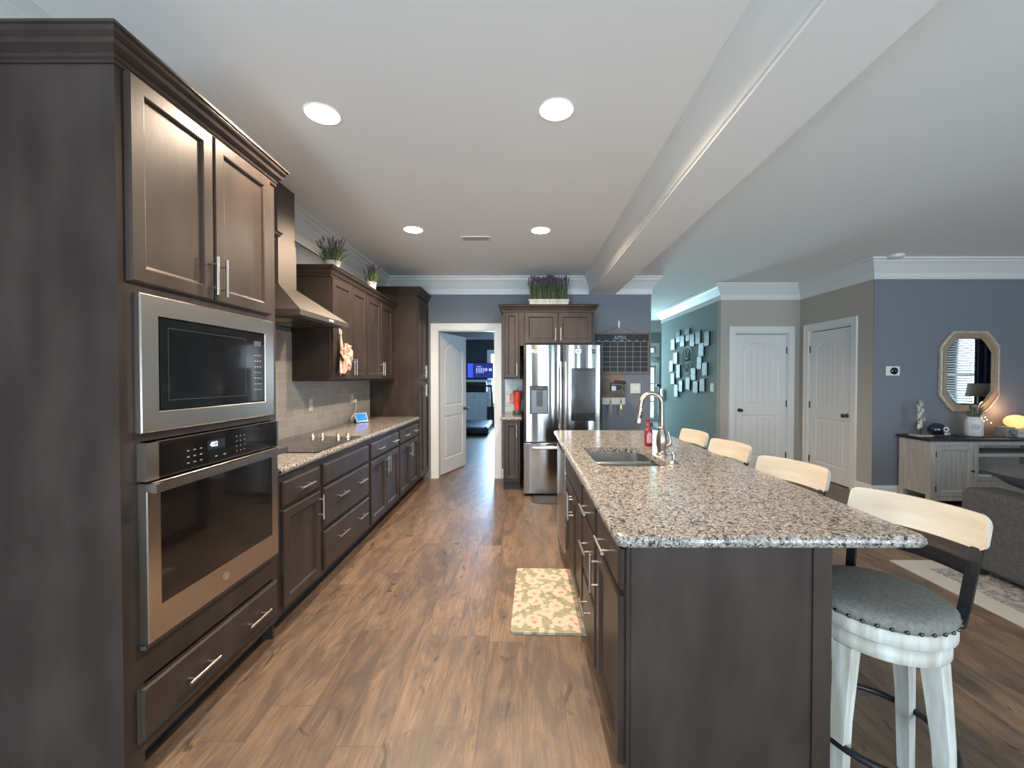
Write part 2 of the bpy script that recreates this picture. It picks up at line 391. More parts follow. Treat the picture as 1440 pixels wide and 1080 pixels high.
wall_x('wall_hall_right', 2.98, 3.10, 6.34, 8.87, M_teal)
wall_y('wall_entry', 10.6, 10.72, 1.80, 6.0, M_teal, [(1.95, 3.0, .30, 2.30), (3.24, 3.42, .35, 2.22)])
wall_x('wall_stair_right', 5.9, 6.0, 6.34, 10.6, M_teal)
wall_y('wall_gym_far', 12.6, 12.72, -3.1, 1.68, M_gym, [(-1.0, .3, .62, 2.18)])
wall_x('wall_gym_left', -3.22, -3.1, 5.92, 12.72, M_gym)
wall_y('wall_gym_near', 5.93, 5.97, -3.1, -1.30, M_gym)
wall_x('wall_right', 7.6, 7.72, -3.62, 5.04, M_blue, [(1.35, 2.88, .72, 2.22)])
wall_y('wall_behind', -3.62, -3.5, -2.07, 7.6, M_blue, [(-1.9, -.75, .12, 2.25), (.38, .58, .12, 2.25), (.76, .96, .12, 2.25), (1.50, 1.64, .12, 2.25), (2.45, 2.80, .12, 2.25), (3.4, 6.2, .75, 2.2)])

# ---- beam across the ceiling with its own crown
struct('trim_1', B(.935, 1.285, -3.5, 5.80, 2.58, 2.8195), M_ceil)
mb = MB(); mb.sweep([(.9349, 5.799), (.9349, -3.49)], [(o * .72, z) for o, z in room_crown(2.8195, .225)]); struct('trim_2', mb, M_white)
# ---- room crown mouldings
def crown(name, path, z1=2.8195): mb = MB(); mb.sweep(path, room_crown(z1)); return struct(name, mb, M_white)
crown('trim_3', [(.934, 5.7995), (-1.949, 5.7995), (-1.949, -3.49)][::-1])
crown('trim_4', [(1.286, 5.7995), (1.801, 5.7995), (1.801, 10.59)])
crown('trim_5', [(4.1695, 6.2195), (4.1695, 4.9145), (7.59, 4.9145)])
crown('trim_6', [(3.10, 8.8705), (2.9795, 8.8705), (2.9795, 6.2195), (4.1690, 6.2195)])
crown('trim_7', [(1.802, 10.5995), (5.89, 10.5995)])
crown('trim_8', [(-3.09, 12.5995), (1.67, 12.5995)])
# ---- baseboards
BB = [(0, .001), (.014, .001), (.014, .10), (.010, .12), (.008, .135), (0, .135)]
def base(name, path): mb = MB(); mb.sweep(path, BB); return struct(name, mb, M_white)
base('baseboard_closet_left', [(2.9795, 8.87), (2.9795, 6.2195), (3.10, 6.2195)])
base('baseboard_closet_right', [(4.085, 6.2195), (4.1695, 6.2195), (4.1695, 6.115)])
base('baseboard_living', [(4.1695, 5.145), (4.1695, 4.9145), (7.59, 4.9145)])
base('baseboard_back', [(-.292, 5.7995), (-.262, 5.7995)])
base('baseboard_back_right', [(1.0, 5.7995), (1.801, 5.7995), (1.801, 5.92)])
base('baseboard_left', [(-1.9495, -3.49), (-1.9495, 1.35)])

# ---- interior doors
def arch(u0, u1, v0, v1, rise, i=0, n=14):
    u0 += i; u1 -= i; v0 += i; v1 -= i
    if rise <= 0: return [(u0, v0), (u1, v0), (u1, v1), (u0, v1)]
    pts = [(u0, v0), (u1, v0), (u1, v1 - rise)]
    for k in range(1, n):
        t = k / n; u = u1 + (u0 - u1) * t
        pts.append((u, v1 - rise + rise * math.sin(math.pi * t) ** .8))
    return pts + [(u0, v1 - rise)]
def door_leaf(mb, W, Ht, T=.035):
    """local: u = x 0..W, y = thickness 0..T (front face at y=0), z up"""
    st = .115; r0, r1, r2 = .22, .86, 1.0; top = Ht - .12; rise = .10
    mb.box(0, st, 0, T, .012, Ht); mb.box(W - st, W, 0, T, .012, Ht); mb.box(st, W - st, 0, T, .012, r0); mb.box(st, W - st, 0, T, r1, r2)
    n = 14; low = arch(st, W - st, r2, top, rise)[2:]
    poly = low + [(st, Ht), (W - st, Ht)]
    mb.prism(poly, 'y', 0, T)
    for (a, b, rs) in ((r0, r1, 0), (r2, top, rise)):
        for (ya, yb, yc) in ((0, .009, .004), (T, T - .009, T - .004)):
            loops = []
            for i, y in ((0, ya), (.014, yb), (.028, yb), (.040, yc)):
                loops.append([(p[0], y, p[1]) for p in arch(st, W - st, a, b, rs, i)])
            mb.rings(loops, cap0=False)
        # plank grooves on the raised field
    return mb
def grooves(mb, W, Ht):
    st = .115
    for (a, b) in ((.22, .86), (1.0, Ht - .12)):
        ww = W - 2 * st - .08; n = 5
        for k in range(1, n):
            x = st + .04 + ww * k / n
            zt = b - .045 if b < .9 else b - .045 - .10 + .10 * math.sin(math.pi * k / n) ** .8
            mb.box(x - .0025, x + .0025, .0032, .0042, a + .045, zt)
M_groove = mat('door_groove', (.52, .51, .50), .5)
def knob(mb, x, y, z, sy):
    mb.lathe([(.028, 0), (.028, .006 * sy), (.011, .008 * sy), (.010, .035 * sy), (.022, .042 * sy), (.028, .055 * sy), (.024, .068 * sy), (.008, .073 * sy)], (x, y, z), 18, 'y')
def interior_door(name, W, Ht, mtx, hinge_left, hinges=True):
    root_mb = door_leaf(MB(), W, Ht)
    def fin(mb, nm, m, par):
        mb.v = [mtx @ p for p in mb.v]; return mb.build(nm, m, par)
    leaf = fin(root_mb, name, M_door, None); leaf['kind'] = 'structure'
    g = MB(); grooves(g, W, Ht); fin(g, 'panel_groove', M_groove, leaf)
    kx = W - .07 if hinge_left else .07
    k = MB(); knob(k, kx, 0, .93, -1); knob(k, kx, .035, .93, 1); fin(k, 'door_knob', M_bronze, leaf)
    if hinges:
        for z in (.25, 1.03, 1.83):
            h = MB(); hx = -.004 if hinge_left else W + .004
            h.cyl((hx, -.006, z - .05), (hx, -.006, z + .05), .007, n=8); h.box(hx - .012, hx + .012, -.003, -.001, z - .045, z + .045)
            fin(h, 'hinge', M_bronze, leaf)
    return leaf
def casing_y(name, xa, xb, zt, y, sgn, par=None):  # casing on a wall that faces sgn*Y
    w_ = .088; mb = MB(); t = .018 * sgn
    def strip(a, b, c, d):
        mb.box(a, b, y, y + t, c, d)
    strip(xa - w_, xa, 0.001, zt + w_); strip(xb, xb + w_, .001, zt + w_); strip(xa, xb, zt, zt + w_)
    t2 = .024 * sgn
    mb.box(xa - w_ - .001, xa - w_ + .018, y, y + t2, .0015, zt + w_ + .001); mb.box(xb + w_ - .018, xb + w_ + .001, y, y + t2, .0015, zt + w_ + .001); mb.box(xa - w_ + .018, xb + w_ - .018, y, y + t2, zt + w_ - .018, zt + w_ + .001)
    return struct(name, mb, M_white)
# open kitchen door
hx, hy = -1.185, 5.925; ang = R(70.5)
mtx = Matrix.Translation((hx, hy, 0)) @ Matrix.Rotation(ang, 4, 'Z')
interior_door('door_1', .80, 2.07, mtx, True, False)
casing_y('trim_9', -1.20, -.385, 2.09, 5.7995, -1)
mb = MB(); mb.box(-1.1995, -1.185, 5.80, 5.92, .001, 2.0895); mb.box(-.40, -.3855, 5.80, 5.92, .001, 2.0895); mb.box(-1.185, -.40, 5.80, 5.92, 2.075, 2.0895)
struct('trim_10', mb, M_white)
# closet door facing the kitchen
interior_door('door_2', .775, 2.07, Matrix.Translation((3.2025, 6.232, 0)), False)
casing_y('trim_11', 3.19, 3.99, 2.10, 6.2195, -1)
mb = MB(); mb.box(3.1905, 3.2005, 6.22, 6.34, .001, 2.0995); mb.box(3.98, 3.9895, 6.22, 6.34, .001, 2.0995); mb.box(3.2, 3.98, 6.22, 6.34, 2.08, 2.0995); struct('trim_12', mb, M_white)
struct('wall_closet_inside', B(3.15, 4.05, 6.345, 6.355, 0, 2.2), M_beige)
# door on the side wall (faces -X), hinge at the far side
mtx = Matrix.Translation((4.182, 6.0055, 0)) @ Matrix.Rotation(R(-90), 4, 'Z')
interior_door('door_3', .76, 2.07, mtx, True)
mb = MB(); x = 4.1695
for (a, b, c, d, t) in ((6.02, 6.108, .001, 2.188, .018), (5.147, 5.235, .001, 2.188, .018), (5.235, 6.02, 2.10, 2.188, .018),
                        (6.09, 6.109, .0015, 2.189, .024), (5.146, 5.165, .0015, 2.189, .024), (5.165, 6.09, 2.17, 2.189, .024)):
    mb.box(x - t, x, a, b, c, d)
struct('trim_13', mb, M_white)
mb = MB(); mb.box(4.17, 4.29, 6.009, 6.0195, .001, 2.0995); mb.box(4.17, 4.29, 5.2355, 5.2435, .001, 2.0995); mb.box(4.17, 4.29, 5.2435, 6.009, 2.08, 2.0995); struct('trim_14', mb, M_white)
struct('wall_pantry_inside', B(4.295, 4.305, 5.15, 6.1, 0, 2.2), M_beige)

# ---- windows
def window_y(name, xa, xb, za, zb, ya, yb, sgn, bars=1, hbars=1):    # opening in a wall along X, casing toward sgn*Y side
    yc = (ya + yb) / 2; mb = MB(); f = .045
    for (a, b, c, d) in ((xa, xa + f, za, zb), (xb - f, xb, za, zb), (xa + f, xb - f, za, za + f), (xa + f, xb - f, zb - f, zb)): mb.box(a + .0005, b - .0005, yc - .03, yc + .03, c + .0005, d - .0005)
    for k in range(1, bars + 1):
        x = xa + (xb - xa) * k / (bars + 1); mb.box(x - .03, x + .03, yc - .025, yc + .025, za + f, zb - f)
    for k in range(1, hbars + 1):
        z = za + (zb - za) * k / (hbars + 1); mb.box(xa + f, xb - f, yc - .024, yc + .024, z - .015, z + .015)
    o = struct(name, mb, M_white)
    mb = MB(); mb.box(xa + .01, xb - .01, yc - .003, yc + .003, za + .01, zb - .01); mb.build('pane', M_glass, o)
    c_ = .085; ys = (yb if sgn > 0 else ya); t = .02 * sgn; e = .0005 * sgn; mb = MB()
    for (a, b, c, d) in ((xa - c_, xa, za - c_, zb + c_), (xb, xb + c_, za - c_, zb + c_), (xa, xb, zb, zb + c_), (xa, xb, za - c_, za)): mb.box(a, b, ys + e, ys + t, max(.002, c), d)
    mb.build('window_casing', M_white, o); return o
for k_, (a_, b_) in enumerate(((-1.9, -.75), (.38, .58), (.76, .96), (1.50, 1.64), (2.45, 2.80))): window_y('window_%d' % (8 + k_), a_, b_, .12, 2.25, -3.62, -3.5, 1, 0, 0)  # unseen; narrow openings shaped for their streaky reflection in the refrigerator doors
window_y('window_2', 3.4, 6.2, .75, 2.2, -3.62, -3.5, 1, 2, 1)
window_y('window_3', -1.0, .3, .62, 2.18, 12.6, 12.72, -1, 1, 1)
window_y('window_4', 3.24, 3.42, .35, 1.72, 10.6, 10.72, -1, 0, 2)
struct('wall_entry_transom', B(3.2405, 3.4195, 10.6, 10.72, 1.7205, 2.0295), M_teal)
window_y('window_7', 1.95, 3.0, .30, 2.30, 10.6, 10.72, -1, 1, 2)  # added out of view so daylight reaches the hallway photo wall
window_y('window_5', 3.24, 3.42, 2.03, 2.22, 10.6, 10.72, -1, 0, 0)
# right-hand window with blinds (seen in the mirror)
mb = MB()
for (a, b, c, d) in ((1.35, 1.4, .72, 2.22), (2.83, 2.88, .72, 2.22), (1.4, 2.83, .72, .77), (1.4, 2.83, 2.17, 2.22), (1.4, 2.83, 1.45, 1.49)): mb.box(7.63, 7.69, a + .0005, b - .0005, c + .0005, d - .0005)
wn = struct('window_6', mb, M_white)
B(7.657, 7.663, 1.36, 2.87, .73, 2.21).build('pane', M_glass, wn)
mb = MB()
for (a, b, c, d) in ((1.26, 1.35, .63, 2.31), (2.88, 2.97, .63, 2.31), (1.35, 2.88, 2.22, 2.31), (1.35, 2.88, .63, .72)): mb.box(7.58, 7.5995, a, b, c, d)
mb.build('window_casing', M_white, wn)
bl = thing('window_blind', 'white horizontal slat blind in the window reflected in the octagonal mirror', 'blind', (7.55, 2.11, .72))
mb = MB()
for k in range(34):
    z = .76 + k * .043
    mb.add([(7.535, 1.36, z - .008), (7.535, 2.87, z - .008), (7.570, 2.87, z + .010), (7.570, 1.36, z + .010), (7.535, 1.36, z - .0055), (7.535, 2.87, z - .0055), (7.570, 2.87, z + .0125), (7.570, 1.36, z + .0125)],
           [(0, 1, 2, 3), (7, 6, 5, 4), (0, 4, 5, 1), (1, 5, 6, 2), (2, 6, 7, 3), (3, 7, 4, 0)])
mb.build('slats', M_white, bl)
B(7.53, 7.575, 1.355, 2.875, 2.21, 2.26).build('head_rail', M_white, bl)
cu = MB(); L = []
for z in (.03, 1.2, 2.42):
    l = [(7.50 + .03 * math.sin(k * 1.3), 2.93 + k * .022, z) for k in range(14)] + [(7.515 + .03 * math.sin(k * 1.3), 2.93 + k * .022, z) for k in range(13, -1, -1)]
    L.append(l)
cu.rings(L); tag(cu.build('curtain', mat('navy_curtain', (.015, .02, .05), .9)), 'dark navy curtain beside the window seen in the mirror', 'curtain')

# ================================================================== LEFT RUN
XF = -1.338          # face-frame plane of the tall and base cabinets
FL = Fr((XF, 0, 0), (0, 1, 0), (1, 0, 0))
XW = -1.948
def carcass_left(mb, y0, y1, z0, z1, xf=XF, xw=XW, top=True):
    t = .018
    mb.box(xw, xf - .019, y0, y0 + t, z0, z1); mb.box(xw, xf - .019, y1 - t, y1, z0, z1)
    mb.box(xw, xw + .008, y0 + t, y1 - t, z0, z1); mb.box(xw + .008, xf - .019, y0 + t, y1 - t, z0, z0 + t)
    if top: mb.box(xw + .008, xf - .019, y0 + t, y1 - t, z1 - t, z1)
# --- oven tower
Y0, Y1 = 1.364, 2.232
tw = thing('oven_cabinet', 'tall dark-stained end cabinet holding the built-in microwave and wall oven', 'cabinet', (-1.64, 1.79, 0))
mb = MB(); mb.box(XW, XF - .019, Y0, Y0 + .018, .0, 2.47); mb.box(XW, XF - .019, Y1 - .018, Y1, 0, 2.47)
mb.box(XW, XW + .008, Y0 + .018, Y1 - .018, .0, 2.47)
for z in (.11, .37, 1.205, 1.735, 2.452): mb.box(XW + .008, XF - .019, Y0 + .018, Y1 - .018, z, z + .018)
# face frame stiles and rails
mb.box(XF - .019, XF, Y0, Y0 + .075, .0, 2.47); mb.box(XF - .019, XF, Y1 - .045, Y1, .10, 2.47)
for a, b in ((.10, .145), (.345, .47), (1.195, 1.222), (1.716, 1.75), (2.44, 2.47)): mb.box(XF - .019, XF, Y0 + .075, Y1 - .045, a, b)
mb.build('body', M_cab, tw)
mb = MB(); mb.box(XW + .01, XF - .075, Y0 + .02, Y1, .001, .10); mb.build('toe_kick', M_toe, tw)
mb = MB(); mb.sweep([(XW + .002, Y0), (XF, Y0), (XF, Y1), (XW + .3, Y1)], [(0, 2.447), (.006, 2.447), (.010, 2.454), (.006, 2.461), (.010, 2.464), (.015, 2.472), (.010, 2.480), (.015, 2.484), (.030, 2.494), (.036, 2.506), (.031, 2.510), (.045, 2.522), (.049, 2.530), (.049, 2.535), (.056, 2.538), (.056, 2.547), (0, 2.547)])
mb.build('crown_moulding', M_cab, tw)
cab_front(FL, 1.393, 1.768, 1.748, 2.452, 'door', 'door', tw, [(1.745, 1.85, True, .16)])
cab_front(FL, 1.776, 2.168, 1.748, 2.452, 'door', 'door', tw, [(1.799, 1.85, True, .16)])
cab_front(FL, 1.410, 2.205, .145, .338, 'drawer', 'drawer', tw, [(1.655, .235, False, .16), (2.01, .235, False, .16)])
# --- microwave
mw = thing('microwave', 'built-in stainless microwave with a black glass door above the wall oven', 'microwave', (XF, 1.8, 1.225))
mb = MB(); mb.rings([FL.rect(1.418, 2.178, 1.226, 1.714, i, ww) for i, ww in ((0, .0006), (0, .020), (.004, .024), (.070, .024), (.073, .020))] , cap1=False)
o = mb
mb.build('trim_kit', M_steel, mw)
mb = MB(); FL.slab(mb, 1.4955, 2.1005, 1.3035, 1.6365, .006, .0215); mb.build('door', M_glassb, mw)
mb = MB(); mb.rings([FL.rect(1.53, 1.96, 1.335, 1.605, i, ww) for i, ww in ((0, .0216), (0, .0222), (.003, .0222), (.003, .0216))], cap0=False, cap1=False)
mb.build('window_border', M_dkplastic, mw)
mb = MB(); FL.slab(mb, 1.2 * 0 + 2.02, 2.075, 1.575, 1.60, .0216, .0220); mb.build('display', mat('dim_display', (.03, .035, .04), .2, emit=(.3, .35, .4), es=.12), mw)
M_key = mat('key_print', (.32, .34, .36), .5)
def key(u0, u1, v0, v1, w0, w1, par): FL.slab(MB(), u0, u1, v0, v1, w0, w1).build('key', M_key, par)
for r in range(7):
    for c in range(3): key(2.022 + c * .02, 2.034 + c * .02, 1.36 + r * .028, 1.3635 + r * .028, .0216, .0219, mw)
mb = MB(); mb.box(-1.90, XF + .0055, 1.45, 2.15, 1.235, 1.705); mb.build('housing', M_dkplastic, mw)
# --- wall oven
ov = thing('wall_oven', 'stainless wall oven with black control panel and wide bar handle below the microwave', 'oven', (XF, 1.8, .47))
mb = MB(); mb.box(-1.90, XF - .0195, 1.45, 2.16, .49, 1.185); mb.build('housing', M_dkplastic, ov)
mb = MB(); FL.slab(mb, 1.428, 2.186, 1.058, 1.190, .0006, .034); mb.build('control_panel', M_glassb, ov)
mb = MB(); FL.slab(mb, 1.421, 1.4275, 1.058, 1.192, .0006, .036); FL.slab(mb, 1.4275, 1.470, 1.058, 1.192, .0342, .036); FL.slab(mb, 2.1865, 2.193, 1.058, 1.192, .0006, .036); FL.slab(mb, 1.4705, 2.186, 1.1905, 1.192, .02, .036)
mb.build('panel_trim', M_steel, ov)
mb = MB(); FL.slab(mb, 1.70, 1.80, 1.118, 1.158, .0342, .0348); mb.build('display', M_black, ov)
text('402', .030, (XF + .0352, 1.735, 1.139), ROT_PX, mat('led_text', (.5, .6, 1), .5, emit=(.45, .6, 1), es=1.2), 'display_digits', ov, .0002)
for c in range(3):
    for r in range(3): key(1.595 + c * .032, 1.607 + c * .032, 1.085 + r * .024, 1.089 + r * .024, .0342, .0346, ov)
    for r in range(4): key(1.87 + c * .026, 1.877 + c * .026, 1.085 + r * .022, 1.0885 + r * .022, .0342, .0346, ov)
for c in (1.74, 1.79): key(c, c + .016, 1.085, 1.089, .0342, .0346, ov)
mb = MB(); mb.rings([FL.rect(1.424, 2.190, .485, 1.05, i, ww) for i, ww in ((0, .0006), (0, .030), (.003, .033), (.010, .033))], cap1=False)
# steel surround as four strips
for a, b, c, d in ((1.434, 1.478, .495, 1.04), (2.136, 2.180, .495, 1.04), (1.478, 2.136, .495, .603), (1.478, 2.136, 1.022, 1.04)): FL.slab(mb, a, b, c, d, .020, .033)
od = mb.build('oven_door', M_steel, ov)
mb = MB(); FL.slab(mb, 1.478, 2.136, .603, 1.022, .012, .0335); mb.build('door_glass', M_glassb, od)
mb = MB(); FL.slab(mb, 1.41, 2.20, 1.022, 1.052, .062, .080); FL.slab(mb, 1.415, 1.440, 1.024, 1.050, .031, .063); FL.slab(mb, 2.170, 2.195, 1.024, 1.050, .031, .063)
mb.build('handle', M_steel, od)
mb = MB(); mb.rings([[FL.P(1.80 + r * math.cos(t * math.pi / 12), .548 + r * math.sin(t * math.pi / 12), ww) for t in range(24)] for r, ww in ((.017, .0331), (.017, .0345), (.0145, .0345), (.0140, .0338))])
mb.build('badge', M_nickel, od)
mb = MB(); FL.slab(mb, 1.424, 2.190, .466, .482, .0006, .022); mb.build('lower_trim', M_hoodm, ov)
# --- base cabinets
units = [
 ('base cabinet with one drawer over one door next to the oven tower', 2.234, 2.700),
 ('wide drawer base cabinet under the cooktop with two deep drawers', 2.700, 3.555),
 ('base cabinet with a drawer over two doors, right of the cooktop drawers', 3.555, 4.405),
 ('base cabinet with a drawer over two doors, beside the tall pantry', 4.405, 5.228)]
for i, (lab, a, b) in enumerate(units):
    t = thing('base_cabinet', 'dark-stained ' + lab, 'cabinet', (-1.64, (a + b) / 2, 0), group='base cabinets along the left wall')
    mb = MB(); carcass_left(mb, a + .0005, b - .0005, .105, .884); FL.slab(mb, a + .0005, b - .0005, .105, .884, -.019, 0); mb.build('body', M_cab, t)
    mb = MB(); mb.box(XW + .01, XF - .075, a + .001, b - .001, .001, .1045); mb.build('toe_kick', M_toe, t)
    if i == 0:
        cab_front(FL, 2.262, 2.678, .703, .846, 'drawer', 'drawer', t, [(2.47, .775, False, .16)])
        cab_front(FL, 2.262, 2.678, .135, .684, 'door', 'door', t, [(2.652, .585, True, .16)])
    elif i == 1:
        cab_front(FL, 2.728, 3.532, .703, .846, 'drawer', 'false_drawer_front', t)
        for za, zb in ((.418, .688), (.135, .397)):
            cab_front(FL, 2.728, 3.532, za, zb, 'drawer', 'drawer', t, [(2.97, (za + zb) / 2 + .03, False, .16), (3.33, (za + zb) / 2 + .03, False, .16)])
    else:
        w_ = b - a
        cab_front(FL, a + .023, b - .024, .703, .846, 'drawer', 'drawer', t, [(a + .22, .775, False, .14), (b - .2, .775, False, .14)])
        m_ = (a + b) / 2
        cab_front(FL, a + .023, m_ - .004, .135, .684, 'door', 'door', t, [(m_ - .030, .585, True, .16)])
        cab_front(FL, m_ + .004, b - .024, .135, .684, 'door', 'door', t, [(m_ + .030, .585, True, .16)])
# --- pantry
PY0, PY1 = 5.230, 5.797
pt = thing('pantry_cabinet', 'tall dark-stained pantry cabinet between the counter and the doorway', 'cabinet', (-1.64, 5.51, 0))
mb = MB(); carcass_left(mb, PY0, PY1, .105, 2.47); FL.slab(mb, PY0, PY1, .105, 2.47, -.019, 0); mb.build('body', M_cab, pt)
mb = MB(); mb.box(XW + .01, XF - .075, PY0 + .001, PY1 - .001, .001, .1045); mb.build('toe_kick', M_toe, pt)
mb = MB(); mb.sweep([(XW + .002, PY0), (XF, PY0), (XF, PY1)], CROWN(2.46, .10)); mb.build('crown_moulding', M_cab, pt)
for a, b, hs in ((5.255, 5.508, 5.485), (5.516, 5.775, 5.540)):
    cab_front(FL, a, b, 1.395, 2.44, 'door', 'upper_door', pt, [(hs, 1.50, True, .16)])
    cab_front(FL, a, b, .135, 1.362, 'door', 'lower_door', pt, [(hs, 1.25, True, .16)])
# --- upper cabinets
XU = -1.620; FU = Fr((XU, 0, 0), (0, 1, 0), (1, 0, 0))
def upper(lab, a, b, doors, path):
    t = thing('wall_cabinet', lab, 'cabinet', (-1.78, (a + b) / 2, 1.39), group='wall cabinets above the left counter')
    mb = MB(); mb.box(XW, XU - .019, a, a + .018, 1.39, 2.30); mb.box(XW, XU - .019, b - .018, b, 1.39, 2.30); mb.box(XW, XW + .008, a + .018, b - .018, 1.39, 2.30)
    mb.box(XW + .008, XU - .019, a + .018, b - .018, 1.40, 1.418); mb.box(XW + .008, XU - .019, a + .018, b - .018, 2.282, 2.30)
    FU.slab(mb, a, b, 1.39, 2.30, -.019, 0); mb.build('body', M_cab, t)
    mb = MB(); mb.sweep(path, CROWN(2.272, .083)); mb.build('crown_moulding', M_cab, t)
    for (p, q, hp) in doors: cab_front(FU, p, q, 1.405, 2.268, 'door', 'door', t, [(hp, 1.52, True, .15)] if hp else [])
upper('dark-stained two-door wall cabinet with a pink flower hanging on its door', 3.466, 4.247, [(3.486, 3.872, 3.850), (3.880, 4.238, 3.904)], [(XW + .002, 3.466), (XU, 3.466), (XU, 4.247)])
upper('dark-stained two-door wall cabinet against the side of the tall pantry', 4.249, 5.2285, [(4.270, 4.668, 4.645), (4.676, 5.085, 4.700)], [(XU, 4.249), (XU, 5.166)])
upper('small dark-stained wall cabinet hidden between oven tower and range hood', 2.234, 2.635, [(2.254, 2.615, 2.59)], [(XU, 2.296), (XU, 2.635), (XW + .002, 2.635)])
# --- counter and backsplash
CTOP = .925
NOSE = [(0, .8855), (.018, .8855), (.027, .890), (.032, .898), (.033, .906), (.031, .915), (.025, .922), (.016, CTOP), (0, CTOP)]
ct = MB(); x0 = XF - .008
ct.box(XW + .01, x0, 2.2335, 5.2275, .8855, CTOP)
ct.sweep([(x0, 2.2335), (x0, 5.2275)], NOSE)
tag(ct.build('countertop', M_granite), 'speckled granite countertop along the left wall under the cooktop', 'countertop')
tag(B(XW - .001, XW + .009, 2.24, 5.227, .926, 1.389).box(XW - .001, XW + .009, 2.638, 3.464, 1.389, 1.80).build('backsplash', M_tile), 'greige subway tile backsplash on the left wall behind the cooktop', 'backsplash')
# --- cooktop
ck = thing('cooktop', 'black glass electric cooktop with four chrome knobs set in the left counter', 'cooktop', (-1.62, 3.07, CTOP))
mb = MB(); mb.box(-1.895, -1.352, 2.70, 3.445, CTOP + .0005, CTOP + .006, .002); mb.build('glass_top', M_glassb, ck)
mb = MB()
for (x, y, r) in ((-1.74, 2.87, .09), (-1.50, 2.87, .075), (-1.74, 3.16, .075), (-1.50, 3.12, .10)):
    L = [[(x + q * math.cos(k * math.pi / 20), y + q * math.sin(k * math.pi / 20), z) for k in range(40)] for q, z in ((r, .9311), (r, .9314), (r - .002, .9314), (r - .002, .9311))]
    mb.rings(L, close=True)
mb.build('burner_ring', M_dkplastic, ck)
for xx in (-1.73, -1.65, -1.52, -1.44):
    mb = MB(); mb.lathe([(.021, 0), (.021, .004), (.017, .006), (.019, .026), (.017, .030), (.004, .031)], (xx, 3.385, .9312), 20); mb.box(xx - .003, xx + .003, 3.37, 3.40, .960, .966)
    mb.build('knob', M_nickel, ck)
# --- range hood
hd = thing('range_hood', 'stainless chimney range hood above the black cooktop', 'range hood', (-1.70, 3.06, 1.83))
y0, y1 = 2.685, 3.432; xf = -1.447
mb = MB(); mb.box(XW + .011, xf, y0, y1, 1.832, 1.868)
A = [(XW + .011, y0, 1.868), (xf, y0, 1.868), (xf, y1, 1.868), (XW + .011, y1, 1.868)]; cx0, cx1, cy0, cy1 = XW + .011, -1.735, 2.935, 3.165
C_ = [(cx0, cy0, 2.09), (cx1, cy0, 2.09), (cx1, cy1, 2.09), (cx0, cy1, 2.09)]
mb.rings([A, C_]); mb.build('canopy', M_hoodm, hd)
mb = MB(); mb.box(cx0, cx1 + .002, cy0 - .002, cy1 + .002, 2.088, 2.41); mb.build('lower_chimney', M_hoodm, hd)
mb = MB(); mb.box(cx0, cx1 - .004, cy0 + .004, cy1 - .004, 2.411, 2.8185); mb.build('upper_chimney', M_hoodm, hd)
mb = MB(); mb.box(xf - .0005, xf + .002, 3.09, 3.16, 1.843, 1.857); mb.build('button_strip', M_wp, hd)
for k in (2.80, 3.07):
    mb = MB(); mb.box(XW + .06, xf - .05, k, k + .24, 1.826, 1.8315); mb.build('filter', M_steel, hd)
# --- pink flower hanging on the first upper door
fl = thing('flower_hanger', 'large pink fabric flower hung by a ribbon on the wall cabinet door', 'decoration', (XU + .03, 3.6, 1.62))
mb = MB(); xx = XU + .026
mb.box(xx - .003, xx, 3.592, 3.608, 1.80, 1.845); mb.tube([(xx, 3.60, 1.835), (xx + .012, 3.60, 1.83), (xx + .014, 3.60, 1.80)], .004, 6); mb.build('hook', M_wp, fl)
mb = MB(); mb.add([(xx + .006, 3.597, 1.81), (xx + .006, 3.603, 1.81), (xx + .012, 3.655, 1.66), (xx + .012, 3.585, 1.64), (xx + .008, 3.597, 1.81), (xx + .008, 3.603, 1.81), (xx + .014, 3.655, 1.66), (xx + .014, 3.585, 1.64)], [(0, 1, 2, 3), (4, 5, 6, 7), (0, 4, 5, 1), (1, 5, 6, 2), (2, 6, 7, 3), (3, 7, 4, 0)])
mb.box(xx + .004, xx + .007, 3.592, 3.604, 1.435, 1.60); mb.build('ribbon', M_ribbon, fl)
def petal(mb, c, ang, L, W, lift):
    n = 7; top = []; 
    for i in range(n + 1):
        t = i / n; w_ = W * math.sin(math.pi * (t * .86 + .07)) ** .7; r = L * t; row = []
        for j in range(-3, 4):
            s_ = j / 3; row.append(V((lift * math.sin(t * 2.2) + .012 * s_ * s_ + .006, r * math.cos(ang) - w_ * s_ * math.sin(ang), r * math.sin(ang) + w_ * s_ * math.cos(ang))) + V(c))
        top.append(row)
    vs = [p for r_ in top for p in r_] + [p + V((-.003, 0, 0)) for r_ in top for p in r_]; N = len(top) * 7; fs = []
    for i in range(n):
        for j in range(6):
            a = i * 7 + j; fs.append((a, a + 1, a + 8, a + 7)); fs.append((N + a, N + a + 7, N + a + 8, N + a + 1))
    b = [j for j in range(7)] + [i * 7 + 6 for i in range(1, n + 1)] + [n * 7 + j for j in range(5, -1, -1)] + [i * 7 for i in range(n - 1, 0, -1)]
    for k in range(len(b)): p, q = b[k], b[(k + 1) % len(b)]; fs.append((p, q, N + q, N + p))
    mb.add(vs, fs, True)
for (a, L_, W_) in ((100, .11, .06), (35, .13, .065), (-25, .12, .055), (-70, .14, .05), (165, .12, .05), (-115, .17, .045)):
    mb = MB(); petal(mb, (xx + .012, 3.64, 1.61), R(a), L_, W_, .022); mb.build('petal', M_pink, fl)
mb = MB(); petal(mb, (xx + .014, 3.56, 1.57), R(-115), .12, .05, .02); mb.build('petal', M_pink, fl)
mb = MB(); mb.ball((xx + .028, 3.635, 1.60), .014, .02, .02); mb.build('flower_center', mat('flower_mid', (.9, .65, .5), .7), fl)
